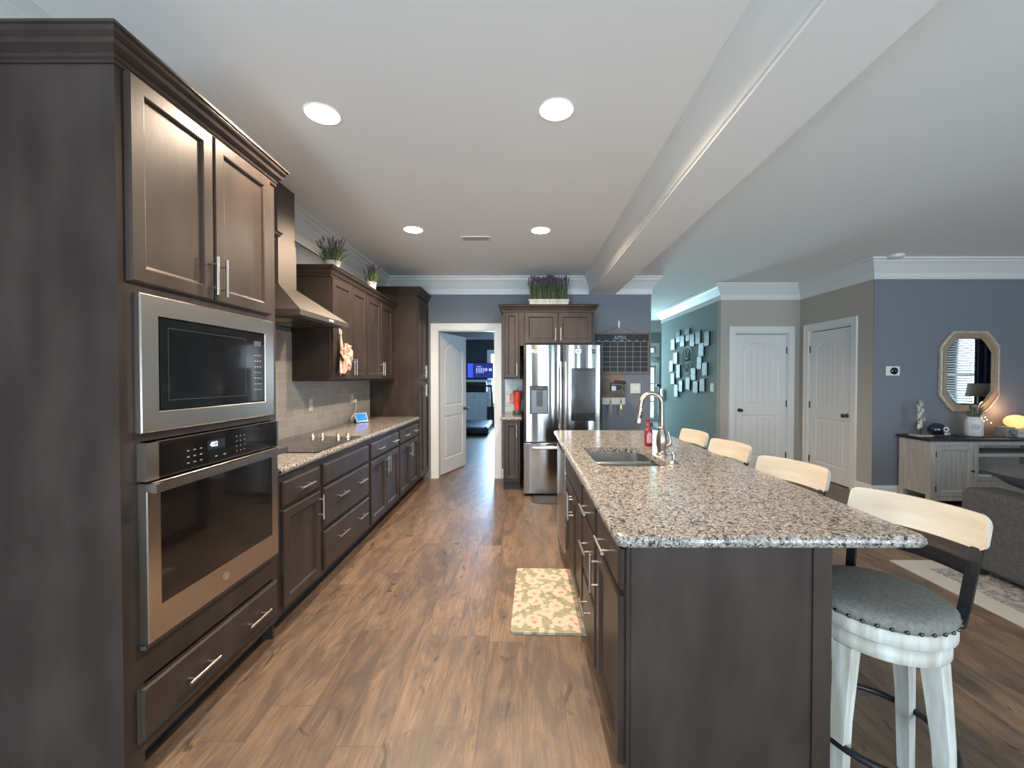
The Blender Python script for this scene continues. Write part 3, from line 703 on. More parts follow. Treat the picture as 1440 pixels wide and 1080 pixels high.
# --- outlets on backsplash, smart display
def plate_x(x, y, z, lab, cat='outlet', w_=.072, h_=.116, nm='wall_outlet', parts='outlet', m=M_cream):
    t = thing(nm, lab, cat, (x, y, z))
    MB().box(x, x + .006, y - w_ / 2, y + w_ / 2, z - h_ / 2, z + h_ / 2, .0015).build('plate', m, t)
    for d in (-.022, .022): MB().box(x + .006, x + .0085, y - .016, y + .016, z + d - .014, z + d + .014, .001).build('socket', M_wp, t)
    return t
plate_x(XW + .0095, 3.76, 1.175, 'cream wall outlet on the tiled backsplash behind the cooktop')
plate_x(XW + .0095, 4.68, 1.175, 'cream wall outlet with a white plug and cable near the tall pantry')
pc = thing('power_adapter', 'white plug and cable hanging from the outlet down to the smart display', 'charger', (XW + .02, 4.68, 1.15))
MB().box(XW + .0185, XW + .055, 4.66, 4.705, 1.135, 1.175, .008, 2).build('plug', M_wp, pc)
mb = MB(); mb.tube([(XW + .05, 4.69, 1.136), (XW + .055, 4.69, 1.08), (XW + .045, 4.64, 1.01), (XW + .04, 4.58, .965), (XW + .06, 4.55, .935), (XW + .10, 4.575, .931)], .0035, 8)
mb.tube([(XW + .05, 4.60, 1.0), (XW + .055, 4.55, .97), (XW + .05, 4.57, .94)], .008, 8); mb.build('cable', M_wp, pc)
sd = thing('smart_display', 'small black smart display with a bright blue screen on the left counter', 'smart display', (-1.80, 4.56, CTOP + .0005), R(-32))
mb = MB(); mb.rings([[(-.035, -.06, 0), (.03, -.06, 0), (.03, .06, 0), (-.035, .06, 0)], [(-.038, -.045, .05), (.0, -.06, .05), (.0, .06, .05), (-.038, .045, .05)], [(-.03, -.03, .075), (-.012, -.06, .095), (-.012, .06, .095), (-.03, .03, .075)]])
mb.build('body', M_black, sd, local=True)
def tilt(u, v, w): return (.036 - v * .42 + w * .9, u, .006 + v * .9 + w * .42)
def tslab(u0, u1, v0, v1, w0, w1): return MB().rings([[tilt(u0, v0, w_), tilt(u1, v0, w_), tilt(u1, v1, w_), tilt(u0, v1, w_)] for w_ in (w0, w1)])
tslab(-.075, .075, 0, .105, 0, .008).build('bezel', M_wp, sd, local=True)
tslab(-.066, .066, .009, .096, .0081, .0088).build('screen', mat('blue_screen', (.02, .15, .6), .3, emit=(.02, .20, .80), es=.5), sd, local=True)

# ================================================================== BACK WALL: fridge block
FB = Fr((0, 5.185, 0), (1, 0, 0), (0, -1, 0))
fc = thing('wall_cabinet', 'dark-stained two-door cabinet above the refrigerator', 'cabinet', (.43, 5.5, 1.85))
mb = MB(); mb.box(-.035, -.017, 5.204, 5.795, 1.82, 2.27); mb.box(.875, .893, 5.204, 5.795, 1.82, 2.27); mb.box(-.017, .875, 5.787, 5.795, 1.82, 2.27); mb.box(-.017, .875, 5.204, 5.787, 1.82, 1.838); mb.box(-.017, .875, 5.204, 5.787, 2.252, 2.27)
FB.slab(mb, -.035, .893, 1.82, 2.27, -.019, 0); mb.build('body', M_cab, fc)
mb = MB(); mb.sweep([(.893, 5.797), (.893, 5.185), (-.034, 5.185)][::-1], [(o, z) for o, z in CROWN(2.245, .085)]); mb.build('crown_moulding', M_cab, fc)
cab_front(FB, .022, .437, 1.848, 2.235, 'door', 'door', fc, [(.41, 1.96, True, .16)])
cab_front(FB, .447, .872, 1.848, 2.235, 'door', 'door', fc, [(.475, 1.96, True, .16)])
nc = thing('wall_cabinet', 'narrow dark-stained single-door wall cabinet left of the refrigerator', 'cabinet', (-.13, 5.5, 1.40))
mb = MB(); mb.box(-.245, -.227, 5.204, 5.795, 1.40, 2.27); mb.box(-.0545, -.0365, 5.204, 5.795, 1.40, 2.27); mb.box(-.227, -.0545, 5.787, 5.795, 1.40, 2.27); mb.box(-.227, -.0545, 5.204, 5.787, 1.40, 1.418); mb.box(-.227, -.0545, 5.204, 5.787, 2.252, 2.27)
FB.slab(mb, -.245, -.0365, 1.40, 2.27, -.019, 0); mb.build('body', M_cab, nc)
mb = MB(); mb.sweep([(-.245, 5.797), (-.245, 5.185), (-.0365, 5.185)], CROWN(2.245, .085)); mb.build('crown_moulding', M_cab, nc)
cab_front(FB, -.222, -.052, 1.415, 2.235, 'door', 'door', nc, [(-.072, 1.52, True, .16)])
nb = thing('base_cabinet', 'narrow dark-stained base cabinet between the doorway and refrigerator', 'cabinet', (-.13, 5.5, 0))
mb = MB(); mb.box(-.245, -.227, 5.204, 5.795, .105, .884); mb.box(-.0545, -.0365, 5.204, 5.795, .105, .884); mb.box(-.227, -.0545, 5.787, 5.795, .105, .884)
FB.slab(mb, -.245, -.0365, .105, .884, -.019, 0); mb.build('body', M_cab, nb)
B(-.243, -.0385, 5.215, 5.79, .001, .104).build('toe_kick', M_toe, nb)
cab_front(FB, -.222, -.055, .14, .855, 'door', 'door', nb, [(-.075, .75, True, .16)])
mb = MB(); mb.box(-.255, -.012, 5.18, 5.785, .8855, CTOP); mb.sweep([(-.265, 5.785), (-.265, 5.17), (-.012, 5.17)], [(o * .5, z) for o, z in NOSE]); mb.box(-.265, -.255, 5.17, 5.785, .8855, CTOP); mb.box(-.255, -.012, 5.17, 5.18, .8855, CTOP)
tag(mb.build('countertop', M_granite), 'small speckled granite counter between the doorway and refrigerator', 'countertop')
tag(B(-.245, -.002, 5.786, 5.7985, .926, 1.398).build('backsplash', M_tile2), 'mixed grey tile backsplash behind the red tumbler', 'backsplash')
# tumbler
tb = thing('tumbler', 'bright red insulated tumbler with side handle beside the refrigerator', 'tumbler', (-.075, 5.62, .972))
mb = MB(); mb.lathe([(.036, 0), (.040, .06), (.043, .11), (.050, .125), (.053, .16), (.056, .24), (.056, .25)], (-.075, 5.62, .972), 24); mb.build('body', M_red, tb)
mb = MB(); mb.lathe([(.0545, 0), (.055, .012), (.048, .018), (.02, .02)], (-.075, 5.62, 1.2225), 24); mb.cyl((-.07, 5.62, 1.24), (-.055, 5.62, 1.29), .006); mb.build('lid', mat('red_lid', (.7, .1, .08), .3), tb)
mb = MB(); mb.tube([(-.126, 5.62, 1.195), (-.158, 5.62, 1.195), (-.166, 5.62, 1.175), (-.166, 5.62, 1.10), (-.155, 5.62, 1.075), (-.12, 5.62, 1.07)], .010, 8); mb.build('handle', mat('coral_handle', (.80, .10, .12), .4), tb)
cs = MB(); cs.lathe([(.058, 0), (.062, .01), (.060, .044), (.05, .046)], (-.075, 5.62, CTOP + .0005), 22); tag(cs.build('canister', mat('teal_tin', (.04, .10, .10), .4)), 'dark teal round tin under the red tumbler', 'tin')

# --- refrigerator
rf = thing('refrigerator', 'stainless french-door refrigerator with ice dispenser and black door screen', 'refrigerator', (.48, 5.35, 0))
FX0, FX1 = .013, .947; yf = 4.90
B(FX0 + .01, FX1 - .01, 4.985, 5.76, .03, 1.80, bev=.004).build('body', mat('fridge_side', (.11, .11, .115), .45, .6), rf)
def curved_door(x0, x1, z0, z1, hole=None):
    mb = MB(); n = 14; pr = []
    for k in range(n + 1):
        t = k / n; x = x0 + (x1 - x0) * t; e = abs(2 * t - 1)
        pr.append((x, yf - .010 * (1 - e ** 2.5) + (.014 * max(0, e - .9) * 10) ** 1.0 * .6))
    def layer(z, sh): return [(x, y + sh, z) for x, y in pr] + [(x1, yf + .075, z), (x0, yf + .075, z)]
    if not hole: mb.rings([layer(z0, .006), layer(z0 + .006, 0), layer(z1 - .006, 0), layer(z1, .006)]); 
    return mb, pr
def sm(o):
    for p in o.data.polygons: p.use_smooth = False
    return o
mb, _ = curved_door(FX0, .4755, .655, 1.812); ld = mb.build('left_door', M_fridge, rf)
mb, _ = curved_door(.4815, FX1, .655, 1.812); rd = mb.build('right_door', M_fridge, rf)
mb, _ = curved_door(FX0, FX1, .035, .640); fz = mb.build('freezer_drawer', M_fridge, rf)
for xx, par in ((.448, ld), (.510, rd)):
    mb = MB(); mb.box(xx - .012, xx + .012, yf - .050, yf - .036, .80, 1.61, .005, 2)
    for z in (.84, 1.57): mb.box(xx - .009, xx + .009, yf - .040, yf - .006, z - .02, z + .02)
    mb.build('handle', M_nickel, par)
mb = MB(); mb.box(.11, .86, yf - .054, yf - .036, .575, .605, .006, 2)
for x in (.15, .82): mb.box(x - .02, x + .02, yf - .04, yf - .006, .58, .60)
mb.build('handle', M_nickel, fz)
mb = MB(); mb.box(.083, .303, yf - .014, yf - .0105, .99, 1.325); dsp = mb.build('dispenser_panel', M_black, ld)
mb = MB(); mb.box(.105, .293, yf - .0165, yf - .0145, 1.0, 1.27); mb.build('dispenser_recess', mat('dispenser_grey', (.11, .12, .125), .35, .5), ld)
mb = MB(); mb.box(.145, .245, yf - .03, yf - .0145, 1.275, 1.315, .006); mb.box(.165, .235, yf - .022, yf - .0167, 1.08, 1.26, .003); mb.build('dispenser_paddle', M_dkplastic, ld)
mb = MB(); mb.box(.575, .862, yf - .0125, yf - .0085, .905, 1.535, .001); mb.build('door_screen', mat('screen_glass', (.02, .024, .03), .08, coat=.4), rd)
mb = MB(); mb.box(.582, .855, yf - .0135, yf - .0126, 1.0, 1.50); mb.build('screen_display', mat('screen_off', (.035, .043, .052), .12), rd)
def magnet(lab, x0, x1, z0, z1, m, yy, extra=None):
    t = MB(); t.box(x0, x1, yy - .004, yy, z0, z1, .001); o = t.build('magnet', m); tag(o, lab, 'magnet')
    if extra: extra(o)
    return o
mg = magnet('small brown and white sign magnet on the left fridge door', .108, .172, 1.712, 1.755, mat('magnet_brown', (.35, .18, .12), .6, var=((1, 1, 1), 60, (.8, .75, .68))), yf - .0085)
mg = magnet('white rectangular magnet on the right fridge door', .622, .692, 1.712, 1.755, M_wp, yf - .0095)
MB().box(.630, .684, yf - .0142, yf - .0136, 1.727, 1.740).build('print', mat('magnet_print', (.25, .12, .1), .6), mg)
mg = magnet('small black square magnet near the top right fridge corner', .820, .860, 1.705, 1.755, M_black, yf - .0075)
MB().box(.834, .846, yf - .0122, yf - .0116, 1.725, 1.735).build('print', M_key, mg)
mb = MB()
for x in (.06, .90): mb.cyl((x, 5.06, .001), (x, 5.06, .032), .02, n=12)
for x in (.06, .90): mb.cyl((x, 5.65, .001), (x, 5.65, .032), .02, n=12)
mb.build('feet', M_black, rf)
# small rubber mat
pts = [(.43, 5.0), (.10, 5.0), (.10, 4.80)] + [(.10 + .14 * (1 - math.cos(R(a))), 4.75 - .14 * math.sin(R(a))) for a in range(0, 91, 15)] + [(.43, 4.60)]
mb = MB(); mb.prism(pts, 'z', .001, .006); fm = tag(mb.build('floor_mat', mat('rubber_mat', (.035, .035, .037), .55)), 'small dark rubber mat on the floor in front of the refrigerator', 'mat')
mb = MB()
for k in range(12): y = 4.66 + k * .026; mb.box(.13 if y > 4.76 else .2, .42, y, y + .008, .006, .0085)
mb.build('ribs', mat('rubber_rib', (.09, .09, .095), .5), fm)

# ---- lavender pots
def lavender(name, lab, loc, rx, ry, hh, n, potm, pot, spread=.5, flowers=.6, seed=1):
    random.seed(seed); t = thing(name, lab, 'plant', loc)
    pot(t)
    lf = MB(); fw = MB()
    for k in range(n):
        bx, by = random.uniform(-rx, rx), random.uniform(-ry, ry); a = random.uniform(0, 6.28); ln = spread * random.random()
        hgt = hh * random.uniform(.5, 1.0); dx, dy = math.cos(a) * ln * hgt + bx * .8 * min(1, spread), math.sin(a) * ln * hgt + by * .8 * min(1, spread)
        z0 = t['z0']; P = [V((bx, by, z0)), V((bx + dx * .35, by + dy * .35, z0 + hgt * .5)), V((bx + dx, by + dy, z0 + hgt * (1 - .25 * ln)))]
        w_ = random.uniform(.003, .006); s_ = V((math.sin(a + 1), math.cos(a + 1), 0)) * w_
        q = V((s_.y, -s_.x, 0)) * .5
        lf.add([P[0] - s_, P[0] + s_, P[1] - s_ * .9 + q, P[1] + s_ * .9 + q, P[2], P[0] - s_ * .5 + q * 2, P[1] + q * 3], [(0, 1, 3, 2), (2, 3, 4), (5, 0, 2, 6), (6, 2, 4), (1, 5, 6, 3), (3, 6, 4)])
        if random.random() < flowers:
            fl_, top = .055 * random.uniform(.7, 1.3), P[2]; d = (P[2] - P[1]).normalized()
            if hgt > hh * .72: fw.tube([top - d * fl_ * .6, top - d * fl_ * .2, top + d * fl_ * .3, top + d * fl_ * .6], [.0025, .0048, .004, .001], 5)
    lf.build('foliage', M_leaf, t, local=True, recalc=False, kind='stuff'); fw.build('flowers', M_lav, t, local=True, kind='stuff')
    del t['z0']
    return t
def pot_round(r, h, m):
    def f(t):
        MB().lathe([(r * .78, 0), (r, h * .92), (r * 1.06, h * .93), (r * 1.06, h), (r * .9, h), (r * .86, h * .85), (.001, h * .85)]).build('pot', m, t, local=True); t['z0'] = h * .8
    return f
lavender('potted_lavender', 'bushy potted lavender on the cabinet top nearest the range hood', (-1.635, 3.56, 2.356), .05, .05, .20, 240, None, pot_round(.062, .060, M_white), .80, .30, 3)
lavender('potted_lavender', 'smaller potted lavender in a white pot on the cabinet near the pantry', (-1.628, 4.45, 2.356), .04, .04, .19, 150, None, pot_round(.055, .085, M_white), .42, .65, 4)
def trough(t):
    mb = MB(); mb.rings([[(sx * (.245 + i), sy * (.055 + i), z) for sx, sy in ((-1, -1), (1, -1), (1, 1), (-1, 1))] for i, z in ((0, 0), (.006, .065), (.014, .067), (.014, .088), (-.004, .088), (-.008, .07))]); mb.build('pot', M_whitewash, t, local=True); t['z0'] = .065
lavender('lavender_planter', 'long whitewashed planter box of purple lavender above the refrigerator cabinet', (.335, 5.33, 2.3315), .225, .045, .33, 420, None, trough, .10, .75, 5)

# ---- things on the back wall right of the fridge
cal = thing('chalkboard_calendar', 'wood-framed black chalkboard calendar for April hung on the slate blue wall', 'calendar', (1.388, 5.78, 1.48))
y = 5.7985
mb = MB()
for a, b, c, d in ((.990, 1.778, 2.028, 2.048), (.990, 1.778, 1.476, 1.496), (.990, 1.008, 1.496, 2.028), (1.760, 1.778, 1.496, 2.028)): mb.box(a, b, y - .022, y, c, d)
mb.build('frame', M_wood, cal)
B(1.008, 1.760, y - .012, y - .002, 1.496, 2.028).build('board', M_chalk, cal)
mb = MB(); gx0, gx1, gz0, gz1 = 1.012, 1.756, 1.50, 1.925
for k in range(8): x = gx0 + (gx1 - gx0) * k / 7; mb.box(x - .0015, x + .0015, y - .0128, y - .0121, gz0, gz1)
for k in range(7): z = gz0 + (gz1 - gz0) * k / 6; mb.box(gx0, gx1, y - .0128, y - .0121, z - .0015, z + .0015)
mb.build('grid', M_chalkline, cal)
text('APRIL', .075, (1.37, y - .0125, 1.978), ROT_NY, mat('chalk_blue', (.25, .38, .42), .8), 'month_lettering', cal)
for k, d in enumerate(('SUN', 'MON', 'TUE', 'WED', 'THU', 'FRI', 'SAT')): text(d, .024, (gx0 + (k + .5) * .1063, y - .0125, 1.937), ROT_NY, M_chalkline, 'weekday_lettering', cal)
mb = MB(); mb.tube([(1.10, y - .012, 2.047), (1.35, y - .010, 2.135), (1.60, y - .012, 2.047)], .0018, 6); mb.build('cord', M_dkplastic, cal)
hk = thing('adhesive_hook', 'white adhesive hook on the wall above the calendar', 'hook', (1.35, 5.79, 2.16))
B(1.338, 1.362, y - .006, y, 2.115, 2.215, bev=.002).build('backing', M_wp, hk); MB().tube([(1.35, y - .006, 2.135), (1.35, y - .02, 2.125), (1.35, y - .022, 2.14)], .004, 8).build('hook_arm', M_wp, hk)
kr = thing('key_rack', 'weathered wooden key rack with a mail shelf below the calendar', 'key rack', (1.28, 5.78, 1.05))
B(1.11, 1.432, y - .014, y, 1.14, 1.455).build('backboard', M_barn, kr)
B(1.10, 1.436, y - .024, y, 1.045, 1.138).build('hook_board', M_cream, kr)
mb = MB(); mb.box(1.12, 1.42, y - .07, y - .014, 1.20, 1.212); mb.box(1.12, 1.42, y - .072, y - .064, 1.20, 1.23); mb.box(1.115, 1.125, y - .07, y - .014, 1.20, 1.30); mb.box(1.415, 1.425, y - .07, y - .014, 1.20, 1.30)
mb.build('mail_shelf', M_wood, kr)
for x in (1.225, 1.37):
    MB().tube([(x, y - .024, 1.115), (x, y - .05, 1.11), (x, y - .06, 1.085), (x, y - .05, 1.07), (x, y - .026, 1.068)], .005, 8).build('hook', M_black, kr)
ca = thing('toy_camera', 'small dark camera with red strap and white card on the key rack shelf', 'camera', (1.29, 5.72, 1.212))
B(1.225, 1.375, y - .058, y - .02, 1.2135, 1.345, bev=.006).build('body', M_dkplastic, ca)
MB().lathe([(.03, 0), (.03, -.02), (.022, -.024), (.001, -.024)], (1.33, y - .058, 1.285), 20, 'y').build('lens', M_black, ca)
MB().box(1.236, 1.30, y - .062, y - .0585, 1.24, 1.30).build('white_card', M_wp, ca)
MB().cyl((1.30, y - .045, 1.365), (1.435, y - .045, 1.35), .022).build('dark_tube', M_dkplastic, ca)
MB().cyl((1.285, y - .045, 1.367), (1.325, y - .045, 1.365), .024).build('red_cap', mat('dull_red', (.18, .03, .03), .5), ca)
for i, (x, lab) in enumerate(((1.225, 'dull bunch of keys hanging from the left hook of the key rack'), (1.37, 'bunch of keys with a brass tag on the right hook of the key rack'))):
    k = thing('key_bunch', lab, 'keys', (x, y - .055, .9), group='keys hanging on the rack')
    MB().tube([(x + .012 * math.cos(a * math.pi / 8), y - .055, 1.064 + .016 * math.sin(a * math.pi / 8)) for a in range(16)], .0018, 6, closed=True).build('ring', M_steel, k)
    MB().box(x - .012, x + .012, y - .058, y - .054, .975, 1.045, .002).build('tag', mat('brass_tag', (.6, .42, .2), .3, .8) if i else M_bronze, k)
    mb = MB(); mb.box(x - .024, x - .012, y - .052, y - .049, .90, 1.03); mb.box(x + .010, x + .020, y - .062, y - .059, .92, 1.04); mb.box(x - .006, x + .004, y - .066, y - .063, .89, .985); mb.build('key_blades', M_bronze, k)
sw = thing('light_switch', 'cream two-rocker light switch plate right of the key rack', 'light switch', (1.583, y, 1.20))
B(1.512, 1.654, y - .006, y, 1.20, 1.338, bev=.0015).build('plate', M_cream, sw)
for x in (1.56, 1.606): B(x - .015, x + .015, y - .010, y - .006, 1.24, 1.30, bev=.001).build('rocker', M_wp, sw)

# ================================================================== CEILING FITTINGS
def downlight(x, y, lab):
    t = thing('recessed_light', lab, 'ceiling light', (x, y, H), group='recessed ceiling lights')
    mb = MB(); L = [[(x + r * math.cos(k * math.pi / 20), y + r * math.sin(k * math.pi / 20), z) for k in range(40)] for r, z in ((.094, H - .0005), (.093, H - .004), (.087, H - .005), (.086, H - .0005))]
    mb.rings(L, close=True, smooth=True); mb.build('trim_ring', M_ring, t)
    mb = MB(); mb.lathe([(.0865, -.0005), (.0865, -.003), (.001, -.003)], (x, y, H), 36); mb.build('lens', M_lampon, t)
    l = bpy.data.lights.new('downlight', 'SPOT'); l.energy = 74; l.color = (1, .80, .60); l.shadow_soft_size = .07; l.spot_size = R(168); l.spot_blend = .6
    o = bpy.data.objects.new('downlight_bulb', l); S.collection.objects.link(o); o.location = (0, 0, -.02); o.parent = t
downlight(-1.063, 2.21, 'lit recessed ceiling light nearest above the oven tower')
downlight(.176, 2.177, 'lit recessed ceiling light nearest beside the beam')
downlight(-1.034, 3.92, 'lit recessed ceiling light at far left, above the pantry end of the counter')
downlight(.17, 3.94, 'lit recessed ceiling light at far right, in front of the refrigerator')
vt = thing('ceiling_vent', 'white slotted air vent in the kitchen ceiling between the far lights', 'vent', (-.467, 4.164, H))
B(-.615, -.32, 4.10, 4.22, H - .008, H - .0005).build('frame', M_white, vt)
mb = MB()
for k in range(22): x = -.592 + k * .0115; mb.box(x, x + .004, 4.12, 4.20, H - .0095, H - .008)
mb.build('slots', M_dkplastic, vt)
MB().lathe([(.07, -.0005), (.07, -.018), (.058, -.035), (.03, -.038), (.001, -.038)], (4.27, 4.72, H), 28)
sdm = MB().lathe([(.075, -.0005), (.075, -.018), (.060, -.036), (.001, -.038)], (4.27, 4.74, H), 28); tag(sdm.build('smoke_detector', M_wp), 'white round smoke detector on the ceiling near the living room wall', 'smoke detector')

# ================================================================== ISLAND
XI = .335; FI = Fr((XI, 0, 0), (0, 1, 0), (-1, 0, 0)); IY0, IY1 = 1.318, 3.86; XIB = .985
isl = thing('kitchen_island', 'dark-stained kitchen island cabinet run under the large granite top', 'island', (.66, 2.6, 0))
mb = MB(); mb.box(XI + .019, XIB, IY0, IY0 + .019, .0, .884); mb.box(XI + .019, XIB, IY1 - .019, IY1, 0, .884); mb.box(XIB - .019, XIB, IY0 + .019, IY1 - .019, 0, .884)
mb.box(XI + .04, XIB - .019, IY0 + .019, IY1 - .019, .105, .123)
mb.box(XI, XI + .019, IY0, 3.018, .105, .884); mb.box(XI, XI + .019, 3.655, IY1, .105, .884); mb.box(XI, XI + .019, 3.018, 3.655, .865, .884)
for yy in (1.760, 2.165, 3.010, 3.655): mb.box(XI + .019, XIB - .02, yy, yy + .01, .123, .70)
mb.build('body', M_cab, isl)
mb = MB(); mb.box(XI + .012, XI + .045, IY0 - .008, IY0, .001, .884); mb.box(XIB - .055, XIB + .004, IY0 - .008, IY0, .001, .884); mb.box(XIB, XIB + .004, IY0, IY1, .001, .884); mb.build('end_panel_stiles', M_cab, isl)
mb = MB(); mb.box(XI + .075, XI + .09, IY0 + .0195, IY1 - .02, .001, .1045); mb.build('toe_kick', mat('toe_kick_wood', (.11, .075, .055), .5), isl)
cab_front(FI, 1.345, 1.742, .722, .858, 'drawer', 'drawer', isl, [(1.535, .795, False, .16)])
cab_front(FI, 1.345, 1.742, .14, .702, 'door', 'door', isl, [(1.717, .60, True, .16)])
for za, zb in ((.722, .858), (.43, .702), (.14, .412)): cab_front(FI, 1.785, 2.145, za, zb, 'drawer', 'drawer', isl, [(1.965, (za + zb) / 2 + (.0 if za > .7 else .04), False, .16)])
cab_front(FI, 2.19, 2.995, .722, .858, 'drawer', 'false_drawer_front', isl)
cab_front(FI, 2.19, 2.588, .14, .702, 'door', 'door', isl, [(2.563, .61, True, .16)])
cab_front(FI, 2.597, 2.995, .14, .702, 'door', 'door', isl, [(2.622, .61, True, .16)])
dw = thing('dishwasher', 'stainless dishwasher built into the far end of the island', 'dishwasher', (.62, 3.33, 0))
B(XI + .02, .92, 3.025, 3.645, .125, .860).build('tub', M_dkplastic, dw)
mb = MB(); pr = [(XI + .0195, 3.026), (XI - .028, 3.026)] + [(XI - .028 - .012 * math.sin(math.pi * k / 8), 3.026 + .622 * k / 8) for k in range(1, 8)] + [(XI - .028, 3.648), (XI + .0195, 3.648)]
mb.prism(pr, 'z', .125, .86); mb.build('door', M_steel, dw)
B(XI - .010, XI + .0190, 3.03, 3.644, .862, .8645).build('top_edge', M_black, dw)
# --- granite top with sink cut-out
cx0, cx1, cy0, cy1 = .325, 1.243, 1.306, 3.862
SX0, SX1, SY0, SY1 = .425, .835, 2.30, 2.925
bm = bmesh.new()
def rounded(x0, x1, y0, y1, r, n=6):
    P = []
    for (cx, cy, a0) in ((x1 - r, y0 + r, -90), (x1 - r, y1 - r, 0), (x0 + r, y1 - r, 90), (x0 + r, y0 + r, 180)):
        for k in range(n + 1): a = R(a0 + 90 * k / n); P.append((cx + r * math.cos(a), cy + r * math.sin(a)))
    return P
hole = rounded(SX0, SX1, SY0, SY1, .07)
outer = [(cx0, cy0), (cx1, cy0), (cx1, cy1), (cx0, cy1)]
def plate_hole(z):
    ov_ = [bm.verts.new((x, y, z)) for x, y in outer]; hv = [bm.verts.new((x, y, z)) for x, y in hole]
    ed = [bm.edges.new((ov_[i], ov_[(i + 1) % 4])) for i in range(4)] + [bm.edges.new((hv[i], hv[(i + 1) % len(hv)])) for i in range(len(hv))]
    bmesh.ops.triangle_fill(bm, use_beauty=True, use_dissolve=False, edges=ed); return hv
h1 = plate_hole(.8855); h2 = plate_hole(CTOP)
for i in range(len(h1)): j = (i + 1) % len(h1); bm.faces.new((h1[i], h1[j], h2[j], h2[i]))
bm.verts.index_update(); mb = MB(); mb.add([q.co.copy() for q in bm.verts], [[q.index for q in f.verts] for f in bm.faces]); bm.free()
mb.sweep(rounded(cx0 + .0, cx1, cy0, cy1, .006, 2)[::1], [(o - .0008, z) for o, z in NOSE], closed=True)
it = mb.build('island_countertop', M_granite); tag(it, 'large speckled granite island top with an undermount sink cut-out', 'countertop')
# --- sink
sk = thing('sink', 'double-bowl undermount stainless sink in the island top', 'sink', (.63, 2.61, .70))
def bowl(y0, y1, nm):
    mb = MB(); L = []
    for i, z in ((-.012, .8848), (-.012, .8835), (.0, .8835), (.004, .74), (.03, .715), (.10, .712)):
        L.append([(x, y, z) for x, y in rounded(SX0 + i - .006, SX1 - i + .006, y0 + i, y1 - i, max(.02, .07 - i * .4))])
    mb.rings(L, cap0=False); o = mb.build(nm, M_sink, sk)
    dr = MB().lathe([(.045, .0), (.045, .004), (.03, .0045), (.001, .002)], ((SX0 + SX1) / 2, (y0 + y1) / 2, .7125), 20); dr.build('drain', M_steel, o)
bowl(SY0 - .004, 2.600, 'front_bowl'); bowl(2.635, SY1 + .004, 'back_bowl')
B(SX0 + .02, SX1 - .02, 2.592, 2.642, .868, .884, bev=.004, seg=2).build('divider', M_sink, sk)
# --- faucet
fx, fy = .893, 2.645
fa = thing('faucet', 'brushed nickel gooseneck pull-down faucet behind the island sink', 'faucet', (fx, fy, CTOP))
mb = MB(); mb.lathe([(.034, 0.0005), (.034, .006), (.026, .012), (.026, .03), (.033, .06), (.036, .09), (.032, .125), (.022, .155), (.019, .165), (.023, .168), (.023, .176), (.016, .180)], (fx, fy, CTOP), 28); mb.build('base', M_fauc, fa)
mb = MB(); P = [(fx, fy, CTOP + .175), (fx, fy, 1.245)] + [(fx - .068 + .068 * math.cos(R(a)), fy - .003, 1.245 + .075 * math.sin(R(a))) for a in range(15, 166, 15)] + [(fx - .138, fy - .004, 1.235)]
mb.tube(P, .0150, 14); mb.build('spout', M_fauc, fa)
mb = MB(); mb.tube([(fx - .138, fy - .004, 1.237), (fx - .139, fy - .004, 1.225), (fx - .142, fy - .004, 1.20), (fx - .148, fy - .004, 1.165), (fx - .152, fy - .004, 1.135), (fx - .153, fy - .004, 1.128)], [.0165, .0195, .018, .023, .029, .027], 18); sh = mb.build('spray_head', M_fauc, fa)
mb = MB(); mb.ball((fx - .137, fy - .022, 1.195), .006, .004, .007); mb.ball((fx - .142, fy - .026, 1.172), .007, .004, .013); mb.build('spray_button', M_black, sh)
mb = MB(); mb.tube([(fx + .02, fy - .01, CTOP + .06), (fx + .045, fy - .025, CTOP + .075), (fx + .047, fy - .025, CTOP + .10), (fx + .035, fy - .02, CTOP + .15)], [.017, .017, .010, .006], 12); mb.build('lever', M_fauc, fa)
sp_ = thing('soap_dispenser', 'small chrome soap dispenser pump beside the faucet', 'soap dispenser', (.865, 2.36, CTOP))
mb = MB(); mb.lathe([(.027, .0005), (.026, .006), (.014, .014), (.009, .022), (.009, .05)], (.865, 2.36, CTOP), 20); mb.build('base', M_fauc, sp_)
mb = MB(); mb.lathe([(.014, .05), (.015, .060), (.008, .065)], (.865, 2.36, CTOP), 16); mb.tube([(.865, 2.36, CTOP + .057), (.845, 2.362, CTOP + .060), (.832, 2.363, CTOP + .055)], .006, 8); mb.build('pump_head', M_fauc, sp_)
bt = thing('soap_bottle', 'dark red glass soap bottle with a pump top behind the sink', 'bottle', (.912, 2.985, CTOP))
mb = MB(); mb.lathe([(.027, .0005), (.030, .004), (.030, .105), (.026, .118), (.013, .130), (.012, .142)], (.912, 2.985, CTOP), 24); mb.build('body', M_redpl, bt)
mb = MB(); mb.lathe([(.015, .142), (.015, .158), (.005, .160), (.005, .182), (.010, .184), (.010, .192)], (.912, 2.985, CTOP), 16); mb.tube([(.912, 2.985, CTOP + .187), (.885, 2.98, CTOP + .186)], .004, 8); mb.build('pump', mat('pump_red', (.28, .02, .03), .35), bt)
mb = MB(); L = [[(.912 + .0306 * math.cos(R(a)), 2.985 + .0306 * math.sin(R(a)), z) for a in range(-130, -49, 10)] + [(.912 + .0300 * math.cos(R(a)), 2.985 + .0300 * math.sin(R(a)), z) for a in range(-50, -131, -10)] for z in (CTOP + .025, CTOP + .09)]
mb.rings(L); mb.build('bottle_label', mat('soap_label', (.42, .12, .16), .5, var=((1, 1, 1), 180, (.62, .38, .40))), bt)
